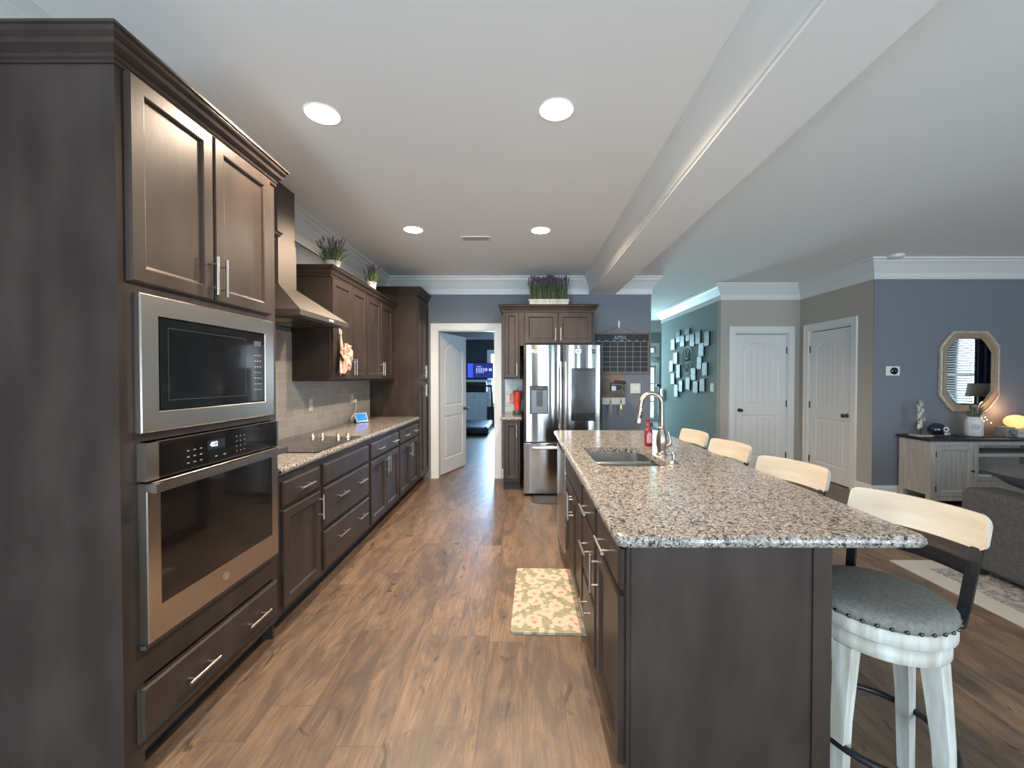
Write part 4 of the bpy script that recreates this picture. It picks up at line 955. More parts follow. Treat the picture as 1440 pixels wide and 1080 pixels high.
# floral kitchen mat
km = MB(); km.prism(rounded(-.225, .225, -.382, .382, .02, 3), 'z', .001, .014)
km = km.build('kitchen_mat', floral_material()); km.location = (.170, 2.635, 0); km.rotation_euler = (0, 0, R(-2.0)); tag(km, 'cushioned kitchen mat printed with pale pink flowers beside the island', 'mat')

# ================================================================== STOOLS
def make_stool(lab, loc, rz):
    t = thing('counter_stool', lab, 'stool', loc, rz, 'whitewashed counter stools along the island')
    for k in range(4):
        a = R(90 * k + 2); ca_, sa = math.cos(a), math.sin(a); mb = MB(); L = []
        for r, z, hw in ((.192, .001, .018), (.180, .30, .021), (.155, .549, .027)):
            L.append([(r * ca_ + (p * ca_ - q * sa) * hw, r * sa + (p * sa + q * ca_) * hw, z) for p, q in ((-1, -1), (1, -1), (1, 1), (-1, 1))])
        mb.rings(L); mb.build('leg', M_whitewash, t, local=True)
    mb = MB(); mb.tube([(.199 * math.cos(R(a)), .199 * math.sin(R(a)), .225) for a in range(0, 360, 10)], .011, 10, closed=True); mb.build('footring', M_black, t, local=True)
    mb = MB(); mb.lathe([(.180, .550), (.185, .553), (.185, .598), (.150, .600)], n=40); mb.build('apron', M_whitewash, t, local=True)
    mb = MB(); mb.lathe([(.10, .6005), (.10, .606), (.192, .606), (.197, .610), (.197, .648), (.192, .652)], n=48); mb.build('seat_ring', M_whitewash, t, local=True)
    mb = MB(); mb.lathe([(.190, .6525), (.197, .656), (.201, .668), (.199, .682), (.186, .694), (.15, .702), (.10, .706), (.02, .707)], n=48); cu_ = mb.build('seat', M_seat, t, local=True)
    for k in range(36): a = 2 * math.pi * k / 36; MB().ball((.200 * math.cos(a), .200 * math.sin(a), .662), .0068, nu=8, nv=6).build('nailhead', M_bronze, cu_, local=True)
    for sg in (-1, 1):
        mb = MB(); L = []
        for x, y_, z in ((.125, .158, .63), (.140, .166, .70), (.155, .170, .78), (.170, .173, .84), (.184, .175, .880)):
            y2 = y_ * sg; L.append([(x - .006, y2 - .015, z), (x + .006, y2 - .015, z), (x + .006, y2 + .015, z), (x - .006, y2 + .015, z)])
        mb.rings(L); mb.build('back_post', M_black, t, local=True)
    def arc(x0, bulge, half, n=12): return [(x0 + bulge * (1 - (2 * k / n - 1) ** 2), half * (2 * k / n - 1)) for k in range(n + 1)]
    def curved(pts0, pts1, z0, z1, th):
        mb = MB(); L = []
        for (a, b) in zip(pts0, pts1): L.append([(a[0], a[1], z0), (a[0] + th, a[1], z0), (b[0] + th, b[1], z1), (b[0], b[1], z1)])
        mb.rings(L); return mb
    curved(arc(.152, .045, .165), arc(.158, .045, .166), .79, .835, .012).build('mid_rail', M_black, t, local=True)
    n = 16; L = []
    for s_ in (-1, -.992, -.975, -.95, -.92, -.88, -.75, -.6, -.4, -.2, 0, .2, .4, .6, .75, .88, .92, .95, .975, .992, 1):
        x = .168 + .050 * (1 - s_ * s_); yy = .200 * s_; e = max(0, (abs(s_) - .88)) / .12
        dz = .030 * (1 - math.sqrt(max(0, 1 - e * e))); z0, z1 = .874 + dz, .984 - dz
        L.append([(x, yy, z0), (x + .024, yy, z0), (x + .032, yy, (z0 + z1) / 2), (x + .038, yy, z1 - .004), (x + .032, yy, z1), (x + .016, yy, z1), (x + .008, yy, (z0 + z1) / 2)])
    MB().rings(L).build('backrest', M_backboard, t, local=True)
    return t
st = make_stool('whitewashed counter stool with round grey seat, nearest the camera at the island corner', (1.212, 1.405, 0), R(20))
for (x, yy, a, lab) in ((1.210, 2.085, 17, 'whitewashed counter stool second from the near end of the island'), (1.210, 2.755, 10, 'whitewashed counter stool third from the near end of the island'), (1.210, 3.355, 6, 'whitewashed counter stool at the far end of the island near the faucet')):
    c = copy_tree(st); c.location = (x, yy, 0); c.rotation_euler = (0, 0, R(a)); c['label'] = lab

# ================================================================== HALL: photo wall, stairs
XH = 2.98
tiles = [(7.874, 0.098, 2.211, 2.315), (7.426, 0.098, 2.201, 2.296), (7.41, 0.089, 2.08, 2.192), (7.87, 0.097, 2.093, 2.204), (7.66, 0.095, 1.997, 2.203), (7.213, 0.092, 1.967, 2.183), (6.979, 0.098, 1.992, 2.207), (6.641, 0.084, 1.93, 2.157), (8.138, 0.098, 1.97, 2.18), (6.849, 0.097, 1.777, 1.994), (8.0, 0.098, 1.69, 1.901), (8.223, 0.098, 1.546, 1.755), (7.853, 0.091, 1.416, 1.664), (6.915, 0.089, 1.56, 1.769), (6.71, 0.089, 1.454, 1.664), (7.16, 0.098, 1.379, 1.586), (8.142, 0.098, 1.295, 1.509), (7.726, 0.083, 1.158, 1.369), (7.393, 0.089, 1.209, 1.423), (7.066, 0.098, 1.162, 1.361), (6.799, 0.091, 1.196, 1.405), (7.957, 0.093, 1.053, 1.283)]   # centre y, half width, bottom, top in metres
where = ['small dark photo tile at the top left of the wall collage', 'short photo tile at the very top of the wall collage', 'photo tile directly under the topmost one of the collage', 'short photo tile under the top left one of the collage', 'pinkish photo tile fourth from the left in the upper row of the collage',
 'photo tile above the round metal emblem', 'brownish photo tile at the top right of the collage', 'photo tile furthest right in the top row, nearest the closet corner', 'photo tile at the left end of the upper row of the collage', 'lavender-tinted photo tile right of the metal emblem top',
 'dim photo tile left of the round metal emblem', 'pale blue photo tile furthest left at emblem height', 'bright blue photo tile touching the left of the emblem', 'pale photo tile right of the emblem middle', 'pale photo tile furthest right at emblem height',
 'bright photo tile at the lower right of the emblem', 'photo tile lower left under the pale blue one', 'photo tile in the bottom row left of the emblem foot', 'pale teal photo tile directly under the emblem', 'grey photo tile in the bottom row right of centre', 'pale blue photo tile at the right end of the bottom row', 'lowest photo tile at the bottom left of the collage']
hues = [(.12, .14, .14), (.28, .28, .28), (.35, .42, .42), (.33, .33, .33), (.36, .32, .34), (.38, .38, .44), (.24, .22, .22), (.35, .42, .44), (.30, .32, .34), (.33, .36, .46), (.28, .34, .38), (.36, .46, .56), (.36, .52, .62), (.46, .52, .62), (.46, .50, .58), (.55, .62, .68), (.38, .48, .56), (.44, .54, .58), (.40, .60, .62), (.44, .46, .50), (.42, .50, .62), (.34, .44, .56)]
for i, (yc, hw, z0, z1) in enumerate(tiles):
    t = thing('photo_tile', where[i], 'photo frame', (XH, yc, z0), group='photo tiles on the hallway wall')
    B(XH - .026, XH - .0005, yc - hw, yc + hw, z0, z1).build('block', M_black, t)
    m_ = mat('photo_%d' % i, tuple(q * .32 for q in hues[i]), .4, var=((1, 1, 1), 14, tuple(min(1, q * .5 + .02) for q in hues[i])))
    B(XH - .0275, XH - .0262, yc - hw + .003, yc + hw - .003, z0 + .003, z1 - .003).build('print', m_, t)
em = thing('metal_emblem', 'round black wire emblem in the centre of the photo collage', 'wall decoration', (XH, 7.44, 1.48))
cy_, cz_, r_ = 7.44, 1.735, .245
def circ(cy, cz, r, rr, n=32, ry=None): return [(XH - .015, cy + (ry or r) * math.cos(2 * math.pi * k / n), cz + r * math.sin(2 * math.pi * k / n)) for k in range(n)]
mb = MB(); mb.tube(circ(cy_, cz_, r_, 0), .006, 6, closed=True); mb.tube(circ(cy_, cz_, r_ - .02, 0), .003, 6, closed=True); mb.build('ring', M_black, em)
mb = MB(); mb.tube(circ(cy_, cz_ + .10, .075, 0, 20, .045), .007, 6, closed=True); mb.tube([(XH - .015, cy_, cz_ + .19), (XH - .015, cy_, cz_ + .03)], .006, 6)
mb.tube([(XH - .015, cy_ - .09, cz_ + .05), (XH - .015, cy_ - .05, cz_ + .13), (XH - .015, cy_ - .10, cz_ + .17)], .006, 6); mb.tube([(XH - .015, cy_ + .09, cz_ + .05), (XH - .015, cy_ + .05, cz_ + .13), (XH - .015, cy_ + .10, cz_ + .17)], .006, 6)
for dy in (-.12, -.07, -.02, .03, .08, .13): mb.tube([(XH - .015, cy_ + dy, cz_ - .02), (XH - .015, cy_ + dy - .02, cz_ + .02), (XH - .015, cy_ + dy - .035, cz_ - .02)], .004, 5)
mb.tube(circ(cy_ - .07, cz_ - .11, .055, 0, 16), .006, 6, closed=True); mb.tube(circ(cy_ + .07, cz_ - .11, .055, 0, 16), .006, 6, closed=True)
mb.tube([(XH - .015, cy_ - .10, cz_ - .16), (XH - .015, cy_, cz_ - .21), (XH - .015, cy_ + .10, cz_ - .16)], .006, 6); mb.tube([(XH - .015, cy_ - .02, cz_ - .05), (XH - .015, cy_ + .02, cz_ - .17)], .006, 6)
mb.build('ornament', M_black, em)
hs = thing('light_switch', 'white light switch on the hallway wall right of the photo collage', 'light switch', (XH, 6.47, 1.2))
B(XH - .006, XH - .0005, 6.43, 6.55, 1.20, 1.335, bev=.0015).build('plate', M_cream, hs); B(XH - .010, XH - .006, 6.475, 6.505, 1.24, 1.30, bev=.001).build('rocker', M_wp, hs)
wb = thing('wall_phone', 'pale handset-like box mounted at the far end of the hallway wall', 'wall unit', (XH, 8.75, 1.0))
B(XH - .05, XH - .0005, 8.66, 8.80, .94, 1.18, bev=.01).build('body', M_wp, wb); B(XH - .056, XH - .0505, 8.69, 8.73, .98, 1.0).build('button', M_black, wb)
# stairs rising to the right behind the hallway wall
stp = thing('staircase', 'white staircase with dark treads rising behind the hallway wall', 'staircase', (3.3, 9.6, 0))
sx, rise, run = 3.02, .19, .25
mb = MB()
for k in range(9): mb.box(sx + k * run, 5.88, 9.25, 10.35, max(.001, k * rise), (k + 1) * rise - .03)
mb.build('risers', M_white, stp)
for k in range(9): B(sx + k * run - .025, sx + (k + 1) * run - .001, 9.22, 10.36, (k + 1) * rise - .0295, (k + 1) * rise).build('tread', mat('dark_tread', (.05, .03, .02), .4), stp)
mb = MB(); mb.tube([(3.00, 9.28, 1.25), (3.14, 9.28, 1.25), (3.20, 9.28, 1.30), (3.70, 9.28, 2.05), (4.6, 9.28, 2.74)], .026, 8); mb.build('handrail', M_contop, stp)
for k in range(12):
    x = 3.06 + k * .10; zb = (int((x - sx) / run) + 1) * rise; zt = 1.25 if x < 3.16 else 1.25 + (x - 3.16) * 1.42
    if zt > 2.7: break
    MB().box(x - .008, x + .008, 9.272, 9.288, zb, zt).build('baluster', M_black, stp)

# ================================================================== DOORS SIDE: living wall things
Yb = 4.9135
th = thing('thermostat', 'round black thermostat on a white plate on the slate blue wall', 'thermostat', (4.397, Yb, 1.5))
B(4.315, 4.480, Yb - .006, Yb, 1.445, 1.555, bev=.002).build('plate', M_wp, th)
MB().lathe([(.041, -.0065), (.041, -.022), (.036, -.026), (.001, -.027)], (4.405, Yb, 1.50), 28, 'y').build('dial', M_glassb, th)
# octagonal mirror with notched corners
mr = thing('wall_mirror', 'octagonal mirror in a distressed tan frame above the console', 'mirror', (5.29, Yb, 1.02))
mcx, mcz, hw, hh = 5.29, 1.495, .352, .475
def octo(i, y):
    a, b = hw - i, hh - i; c = .135 - i * .35; d = .035
    P = [(a, -(b - c - .05)), (a, b - c - .05), (a - .035, b - c), (a - c + .03, b - .045), (a - c - .02, b), (-(a - c - .02), b), (-(a - c + .03), b - .045), (-(a - .035), b - c), (-a, b - c - .05), (-a, -(b - c - .05)), (-(a - .035), -(b - c)), (-(a - c + .03), -(b - .045)), (-(a - c - .02), -b), (a - c - .02, -b), (a - c + .03, -(b - .045)), (a - .035, -(b - c))]
    return [(mcx + p, y, mcz + q) for p, q in P]
MB().rings([octo(0, Yb - .0005), octo(0, Yb - .028), octo(.018, Yb - .036), octo(.024, Yb - .030), octo(.024, Yb - .0005)], close=True).build('outer_frame', M_goldwood, mr)
MB().rings([octo(.0245, Yb - .002), octo(.0245, Yb - .027), octo(.055, Yb - .022), octo(.072, Yb - .028), octo(.080, Yb - .014), octo(.080, Yb - .002)], close=True).build('inner_frame', M_goldin, mr)
MB().rings([octo(.0805, Yb - .002), octo(.0805, Yb - .012), octo(.094, Yb - .0145)]).build('glass', M_mirror, mr)
# console table
CX0, CX1, CY0, CY1 = 4.462, 6.38, 4.505, 4.885
cn = thing('console_cabinet', 'whitewashed console cabinet with dark top below the octagonal mirror', 'console', ((CX0 + CX1) / 2, 4.7, 0))
B(CX0 - .03, CX1 + .03, CY0 - .025, CY1 + .01, .725, .752, bev=.004).build('top', M_contop, cn)
FC = Fr((0, CY0, 0), (1, 0, 0), (0, -1, 0))
mb = MB(); t = .03; zb = .125
mb.box(CX0 + .006, CX0 + t, CY0 + .03, CY1 - .03, zb, .7245); mb.box(CX1 - t, CX1 - .006, CY0 + .03, CY1 - .03, zb, .7245)
mb.box(CX0 + t, CX1 - t, CY1 - .012, CY1, zb, .7245); mb.box(CX0 + t, CX1 - t, CY0 + .02, CY1 - .012, zb, zb + .02)
mb.box(4.955, 4.985, CY0 + .02, CY1 - .012, zb + .02, .7245); mb.box(5.875, 5.905, CY0 + .02, CY1 - .012, zb + .02, .7245)
mb.box(CX0 + .055, CX1 - .055, CY0, CY0 + .02, .682, .7245); mb.box(4.937, 4.985, CY0, CY0 + .02, .07, .682); mb.box(5.875, 5.923, CY0, CY0 + .02, .07, .682)
mb.box(CX0 + .055, CX1 - .055, CY0, CY0 + .02, .07, .115); mb.box(4.985, 5.875, CY0, CY0 + .02, .115, .285)
mb.build('body', M_console, cn)
B(4.985, 5.875, CY0 + .002, CY1 - .012, .553, .59).build('shelf', M_console, cn); B(4.985, 5.875, CY0 + .002, CY1 - .012, .29, .32).build('shelf', M_console, cn)
for (lx, ly) in ((CX0, CY0), (CX1 - .055, CY0), (CX0, CY1 - .055), (CX1 - .055, CY1 - .055)):
    mb = MB(); dx = 1 if lx < 5 else -1; a0 = lx if dx > 0 else lx + .055
    mb.rings([[(a0, ly, .001), (a0 + dx * .04, ly, .001), (a0 + dx * .04, ly + .04, .001), (a0, ly + .04, .001)], [(a0, ly, .12), (a0 + dx * .06, ly, .12), (a0 + dx * .06, ly + .055, .12), (a0, ly + .055, .12)], [(a0, ly, .7245), (a0 + dx * .0545, ly, .7245), (a0 + dx * .0545, ly + .055, .7245), (a0, ly + .055, .7245)]])
    mb.build('leg', M_console, cn)
for (a, b, kx, hx_) in ((4.520, 4.935, 4.905, 4.520), (5.925, 6.322, 5.955, 6.322)):
    o = cab_front(Fr((0, CY0 + .02, 0), (1, 0, 0), (0, -1, 0)), a, b, .117, .680, 'door', 'door', cn, m=M_console)
    MB().lathe([(.006, 0), (.006, -.015), (.014, -.02), (.012, -.03), (.001, -.032)], (kx, CY0 - .001, .40), 14, 'y').build('knob', M_bronze, o)
    for z in (.20, .58): B(hx_ - .004, hx_ + .004, CY0 - .006, CY0 + .0, z - .03, z + .03).build('hinge', M_bronze, o)
ZT = .7525
# driftwood sculpture
sc = thing('driftwood_sculpture', 'tall pale and brown shell sculpture on a flat stand at the console left end', 'sculpture', (4.56, 4.72, ZT))
B(4.47, 4.65, 4.66, 4.78, ZT, ZT + .016, bev=.002).build('base', M_goldwood, sc)
MB().cyl((4.555, 4.72, ZT + .016), (4.555, 4.72, ZT + .10), .004, n=8).build('rod', M_black, sc)
random.seed(11); mb = MB(); mb2 = MB()
for k in range(26):
    t = k / 25; q = mb if k % 3 else mb2; wd = .012 + .026 * math.sin(math.pi * (t * .8 + .12)) ** 2
    q.M = Matrix.Translation((4.555 + wd * random.uniform(-.8, .8), 4.72 + random.uniform(-.012, .012), ZT + .10 + .28 * t)) @ Matrix.Rotation(random.uniform(-.9, .9), 4, 'Y') @ Matrix.Rotation(random.uniform(0, 3), 4, 'Z')
    q.ball((0, 0, 0), random.uniform(.010, .018), .009, random.uniform(.025, .042), 10, 8)
mb.build('shell_pale', M_whitewash, sc); mb2.build('shell_dark', mat('driftwood_brown', (.20, .15, .12), .5, var=((1, 1, 1), 30, (.6, .58, .55))), sc)
# football helmet
he = thing('helmet', 'small dark navy football helmet with white ring markings on the console', 'helmet', (4.71, 4.66, ZT))
mb = MB(); L = []
for i in range(1, 10):
    t = math.pi * i / 12.5
    L.append([(4.70 + .092 * math.sin(t) * math.cos(2 * math.pi * j / 20), 4.68 + .072 * math.sin(t) * math.sin(2 * math.pi * j / 20), ZT + .078 + .078 * math.cos(t)) for j in range(20)])
mb.rings(L, smooth=True); mb.build('shell', mat('helmet_navy', (.008, .008, .02), .15, coat=1), he)
def ring_mark(cx, cz, a, b, yy, kk=(.62, .55)): 
    return MB().rings([[(cx + p * math.cos(k * math.pi / 12), yy, cz + q * math.sin(k * math.pi / 12)) for k in range(24)] for p, q, yy in ((a, b, yy + .02), (a, b, yy), (a * kk[0], b * kk[1], yy), (a * kk[0], b * kk[1], yy + .02))], close=True)
ring_mark(4.732, ZT + .088, .030, .028, 4.606).build('ring_marking', M_wp, he); 
ring_mark(4.785, ZT + .085, .014, .024, 4.640).build('ring_marking', M_wp, he)
mb = MB()
for z in (.030, .045): mb.tube([(4.72, 4.612, ZT + z), (4.78, 4.612, ZT + z), (4.812, 4.65, ZT + z), (4.80, 4.70, ZT + z)], .005, 8)
mb.tube([(4.73, 4.610, ZT + .055), (4.725, 4.612, ZT + .025)], .006, 8); mb.build('face_guard', M_wp, he)
# glass tray + vase
tr = MB().lathe([(.19, 0), (.20, .006), (.198, .010), (.185, .007), (.001, .006)], (0, 0, 0), 36); tr.v = [V((p.x * 1.35, p.y * .62, p.z)) for p in tr.v]
tro = tr.build('tray', mat('smoked_tray', (.05, .075, .075), .1)); tro.location = (5.22, 4.70, ZT); tag(tro, 'oval smoked-glass tray under the white jug vase', 'tray')
vs = thing('vase', 'white enamel jug vase with a round letter emblem holding greenery', 'vase', (5.14, 4.70, ZT + .008))
mb = MB(); mb.lathe([(.073, .001), (.077, .006), (.077, .165), (.070, .185), (.058, .195), (.062, .215), (.055, .216), (.050, .19), (.001, .18)], (5.14, 4.70, ZT + .007), 30); mb.build('body', M_wp, vs)
EM = Matrix(((.8, 0, -.6, 5.14 - .6 * .0775), (-.6, 0, -.8, 4.70 - .8 * .0775), (0, 1, 0, ZT + .115), (0, 0, 0, 1)))   # emblem plane on the jug
mb = MB(); mb.M = EM; mb.rings([[(q * math.cos(k * math.pi / 14), q * math.sin(k * math.pi / 14), h) for k in range(28)] for q, h in ((.029, -.004), (.029, .001), (.0255, .001), (.0255, -.004))], close=True); mb.build('emblem_ring', M_dkplastic, vs)
text('B', .040, (0, 0, 0), EM, M_dkplastic, 'emblem_letter', vs, .001)
MB().tube([(5.068, 4.69, ZT + .20), (5.052, 4.685, ZT + .19), (5.058, 4.685, ZT + .165), (5.066, 4.69, ZT + .16)], .005, 8).build('handle', M_wp, vs)
random.seed(21); mb = MB()
for k in range(60):
    a = random.uniform(0, 6.28); r = random.uniform(.03, .15); h = random.uniform(.02, .14) * (1.3 - r * 4); c = V((5.14 + r * math.cos(a), 4.70 + r * .7 * math.sin(a), ZT + .235 + h))
    b0 = V((5.14 + .02 * math.cos(a), 4.70 + .02 * math.sin(a), ZT + .20)); mid = (b0 + c) / 2 + V((0, 0, .03)); s_ = V((-math.sin(a), math.cos(a), .3)) * .010; u_ = V((0, 0, .004))
    mb.add([b0, mid - s_, mid + s_, c, mid + u_], [(0, 1, 4), (0, 4, 2), (1, 3, 4), (2, 4, 3), (0, 2, 1), (1, 2, 3)])
mb.build('greenery', mat('sage_leaf', (.10, .13, .09), .7, var=((1, 1, 1), 40, (.20, .23, .17))), vs)
# books, stone box, glowing lamp, string light
for k, (z, w_, lab, c) in enumerate(((ZT, .30, 'white book lying at the bottom of the stack beneath the glowing lamp', (.62, .62, .60)), (ZT + .047, .28, 'grey-white book on top of the stack beneath the glowing lamp', (.5, .52, .52)))):
    b = thing('book', lab, 'book', (5.68, 4.72, z), group='books under the glowing lamp')
    mb = MB(); mb.box(5.545, 5.545 + w_, 4.62, 4.82, z + .0005, z + .006); mb.box(5.545, 5.545 + w_, 4.62, 4.82, z + .038, z + .0445); mb.box(5.545, 5.55, 4.62, 4.82, z + .006, z + .038); mb.build('cover', mat('book_cover_%d' % k, c, .5), b)
    B(5.55, 5.54 + w_, 4.625, 4.815, z + .0062, z + .0378).build('pages', M_cream, b)
tag(B(5.44, 5.535, 4.63, 4.76, ZT, ZT + .11, bev=.004).build('stone_block', mat('grey_stone', (.28, .29, .29), .7, var=((1, 1, 1), 30, (.4, .4, .4)))), 'grey stone block bookend left of the stacked books', 'bookend')
random.seed(5); mb = MB()
for k in range(6): mb.ball((5.47 + .02 * math.cos(k), 4.585 + .01 * math.sin(k * 2), ZT + .02 + .012 * k), .020, .016, .016, 10, 8)
tag(mb.build('pebble_figure', mat('speckled_stone', (.12, .10, .09), .6, var=((1, 1, 1), 60, (.5, .46, .42)))), 'small speckled stone figure in front of the grey bookend', 'figurine')
gl = MB(); gl.ball((5.66, 4.73, ZT + .165), .118, .09, .073, 26, 16)
tag(gl.build('salt_lamp', mat('glow_lamp', (.9, .5, .3), .5, emit=(1.0, .38, .12), es=.75)), 'glowing orange rounded lamp on top of the stacked books', 'lamp')
l = bpy.data.lights.new('salt_glow', 'POINT'); l.energy = .9; l.color = (1, .55, .25); l.shadow_soft_size = .05; o = bpy.data.objects.new('salt_glow', l); S.collection.objects.link(o); o.location = (5.62, 4.80, ZT + .30)
ff = thing('string_light', 'tiny warm string lights on the wall left of the glowing lamp', 'string lights', (5.50, 4.88, ZT + .12))
P = [(5.60, 4.86, ZT + .115), (5.53, 4.87, ZT + .135), (5.49, 4.88, ZT + .17), (5.46, 4.885, ZT + .155), (5.43, 4.885, ZT + .16), (5.44, 4.89, ZT + .19), (5.48, 4.89, ZT + .20)]
MB().tube(P, .0012, 5).build('wire', M_bronze, ff)
for p in P[1::1]: MB().ball(p, .005, nu=8, nv=6).build('bulb', mat('fairy_bulb', (1, .8, .5), .5, emit=(1, .62, .3), es=5), ff)
rm = B(4.99, 5.19, 4.555, 4.595, .3205, .345, bev=.003).build('remote_box', M_wp); rm.rotation_euler = (0, 0, 0); tag(rm, 'small white box on the lower open shelf of the console', 'box')

# ================================================================== RUG AND SOFA
def rug_material():
    m, nt, p = new_mat('rug_pattern'); tc = nt.nodes.new('ShaderNodeTexCoord'); o = tc.outputs['Object']
    n = noise(nt, o, 9, 6, 2.2, .7); n2 = noise(nt, o, 40, 3, .5)
    c = ramp(nt, n, [(.47, (.42, .40, .37)), (.53, (.10, .10, .11)), (.60, (.40, .38, .35))])
    c = mix(nt, .3, c, ramp(nt, n2, [(.4, (.3, .3, .3)), (.6, (1, 1, 1))]), 'MULTIPLY')
    nt.links.new(c, p.inputs['Base Color']); p.inputs['Roughness'].default_value = .95; return m
rg = thing('area_rug', 'cream bordered area rug with grey pattern under the charcoal sofa', 'rug', (4.4, 2.0, 0))
mb = MB(); mb.box(2.84, 6.3, .3, 3.175, .001, .009); mb.build('border', mat('rug_cream', (.46, .43, .38), .95, bump=(200, .4)), rg)
B(3.00, 6.15, .45, 3.03, .009, .0105).build('field', rug_material(), rg)
so = thing('sofa', 'charcoal grey chenille sofa standing on the patterned rug', 'sofa', (4.4, 2.3, 0))
mb = MB(); mb.box(3.235, 5.6, 1.95, 3.03, .062, .44, .03, 3); mb.build('base', M_sofa, so)
mb = MB(); mb.box(3.222, 3.50, 1.93, 3.045, .060, .622, .05, 4); mb.build('arm', M_sofa, so)
mb = MB(); mb.box(5.35, 5.63, 1.93, 3.045, .060, .622, .05, 4); mb.build('arm', M_sofa, so)
mb = MB(); mb.box(3.24, 5.61, 1.75, 2.06, .060, .82, .06, 4); mb.build('backrest', M_sofa, so)
for a, b in ((3.505, 4.425), (4.43, 5.345)): MB().box(a, b, 2.07, 3.06, .442, .57, .04, 3).build('seat_cushion', M_sofa, so)
mb = MB()
for x in (3.30, 5.52):
    for yy in (2.0, 2.96): mb.box(x - .03, x + .03, yy - .03, yy + .03, .0112, .061)
mb.build('feet', M_contop, so)
pw = MB(); L = []
for k in range(0, 13):
    s_ = k / 12 * 2 - 1; e = (1 - abs(s_) ** 2.6); hh_ = .088 * e + .014; ww = .235 * (1 - .10 * abs(s_) ** 3)
    L.append([(s_ * .24, hh_ * math.cos(2 * math.pi * j / 20), ww * math.copysign(abs(math.sin(2 * math.pi * j / 20)) ** .75, math.sin(2 * math.pi * j / 20))) for j in range(20)])
pw.rings(L, smooth=True); pw.M = None
po = pw.build('throw_pillow', mat('slate_pillow', (.085, .09, .10), .95, bump=(150, .4))); po.location = (3.66, 2.84, .705); po.rotation_euler = (R(90), R(9), R(12)); tag(po, 'dark slate throw pillow leaning on the near arm of the sofa', 'pillow')
# lamp on side table (seen in the mirror)
stb = thing('side_table', 'small dark side table by the curtain seen only in the mirror', 'table', (7.15, 3.32, 0))
MB().lathe([(.22, .60), (.22, .625), (.001, .625)], (7.15, 3.32, 0), 28).build('tabletop', M_contop, stb)
MB().lathe([(.16, .001), (.15, .02), (.025, .05), (.025, .599)], (7.15, 3.32, 0), 20).build('pedestal', M_contop, stb)
lp = thing('table_lamp', 'table lamp with grey drum shade reflected in the mirror', 'lamp', (7.15, 3.32, .626))
MB().lathe([(.07, 0), (.07, .01), (.02, .03), (.045, .15), (.05, .25), (.015, .40), (.012, .52)], (7.15, 3.32, .626), 20).build('base', mat('lamp_base_teal', (.16, .24, .27), .3), lp)
MB().rings([[(7.15 + r * math.cos(k * math.pi / 16), 3.32 + r * math.sin(k * math.pi / 16), z) for k in range(32)] for r, z in ((.15, 1.13), (.12, 1.33), (.117, 1.33), (.147, 1.13))], close=True, smooth=True).build('lamp_shade', mat('lamp_shade_grey', (.30, .30, .27), .8), lp)

# ================================================================== EXERCISE ROOM
mb = MB(); mb.box(-3.09, -1.095, 12.575, 12.5995, .001, .93); mb.box(-3.09, -1.09, 12.555, 12.5995, .93, .97)
for a in (-2.9, -2.2, -1.5): mb.box(a, a + .06, 12.565, 12.575, .12, .93); 
mb.box(-3.09, -1.1, 12.56, 12.575, .001, .14); mb.box(-3.09, -1.1, 12.565, 12.575, .80, .86); struct('trim_15', mb, M_gymtrim)
tv = thing('television', 'wall-mounted television with a blue on-screen display above the treadmill', 'television', (-1.28, 12.45, 1.40))
B(-1.675, -.885, 12.44, 12.48, 1.405, 1.865, bev=.004).build('bezel', M_black, tv); 
B(-1.663, -.897, 12.436, 12.4395, 1.417, 1.853).build('screen', mat('tv_screen', (.01, .012, .05), .2, emit=(.02, .03, .20), es=.45), tv)
B(-1.663, -1.50, 12.4345, 12.4358, 1.42, 1.85).build('sidebar', mat('tv_blue', (.02, .05, .4), .3, emit=(.06, .12, .95), es=.35), tv)
mb = MB()
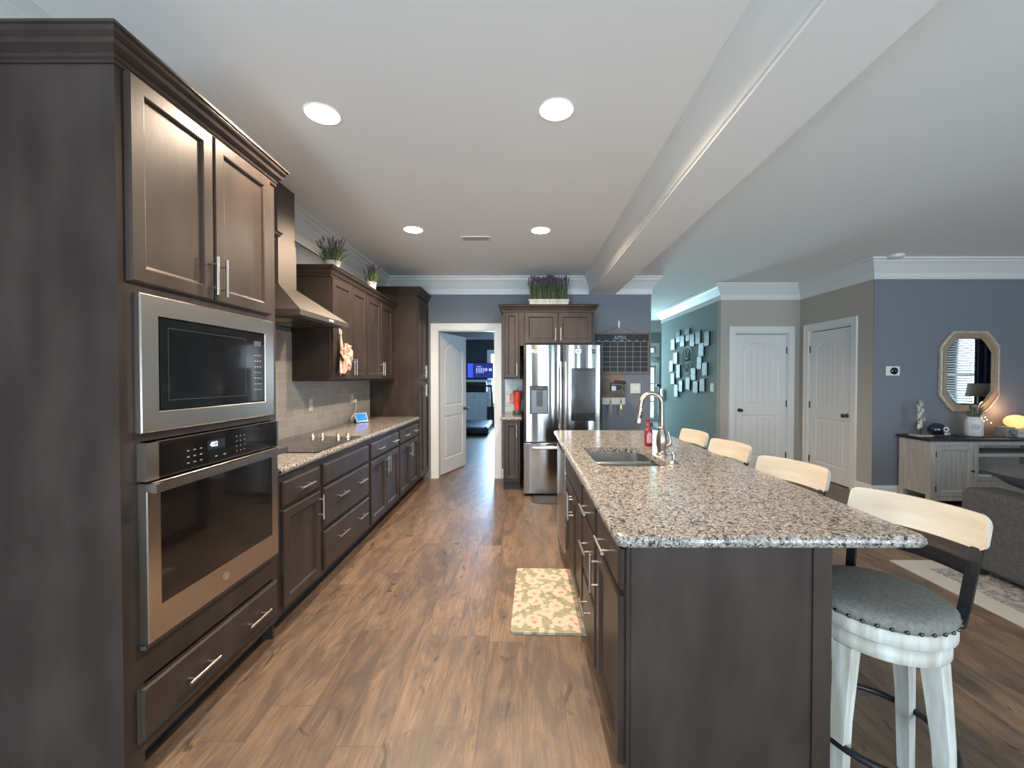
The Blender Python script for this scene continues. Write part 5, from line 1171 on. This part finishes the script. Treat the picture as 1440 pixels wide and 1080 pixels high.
for k in range(5): x = -1.40 + k * .05; mb.box(x, x + .02, 12.4345, 12.4358, 1.55 + .02 * (k % 2), 1.72)
mb.box(-1.38, -1.25, 12.4345, 12.4358, 1.745, 1.765); mb.build('screen_text', mat('tv_text', (.5, .6, .9), .3, emit=(.4, .55, 1), es=.4), tv)
MB().rings([[(-1.11 + r * math.cos(k * math.pi / 12), yy, 1.66 + r * math.sin(k * math.pi / 12)) for k in range(24)] for r, yy in ((.05, 12.4358), (.05, 12.434), (.022, 12.434), (.022, 12.4358))], close=True).build('screen_ring', mat('tv_pink', (.6, .3, .9), .3, emit=(.7, .35, 1), es=.45), tv)
B(-1.02, -.93, 12.4345, 12.4358, 1.62, 1.70).build('screen_text', MATS['tv_text'], tv)
B(-1.36, -1.16, 12.48, 12.599, 1.55, 1.75).build('mount', M_black, tv)
tag(B(-1.70, -.92, 12.32, 12.43, 1.275, 1.36, bev=.005).build('sound_bar', M_wp), 'pale shelf unit mounted under the television', 'shelf')
tm = thing('treadmill', 'black treadmill with dark belt in the exercise room', 'treadmill', (-1.3, 11, 0))
B(-1.66, -.84, 10.02, 11.9, .03, .20, bev=.02, seg=2).build('deck', M_black, tm)
B(-1.56, -.96, 10.06, 11.8, .2005, .21).build('belt', mat('belt', (.03, .035, .05), .35), tm)
mb = MB(); mb.box(-.945, -.855, 10.06, 11.8, .2005, .216); mb.box(-1.65, -1.575, 10.06, 11.8, .2005, .216); mb.build('side_rail', M_steel, tm)
for x in (-.86, -1.64): MB().tube([(x, 11.75, .12), (x - .0, 11.7, .5), (x + .0, 11.55, 1.0), (x - .01, 11.35, 1.20)], .028, 8).build('upright', M_black, tm)
B(-1.67, -.83, 11.28, 11.36, 1.165, 1.225, bev=.01).build('handlebar', M_black, tm)
B(-1.60, -1.0, 11.42, 11.55, 1.02, 1.30, bev=.02).build('console', M_dkplastic, tm)
tag(B(-.43, -.40 + .02, 6.9, 7.05, .001, .22, bev=.01).build('waste_bin', M_wp), 'white object standing on the floor just beyond the doorway', 'bin')
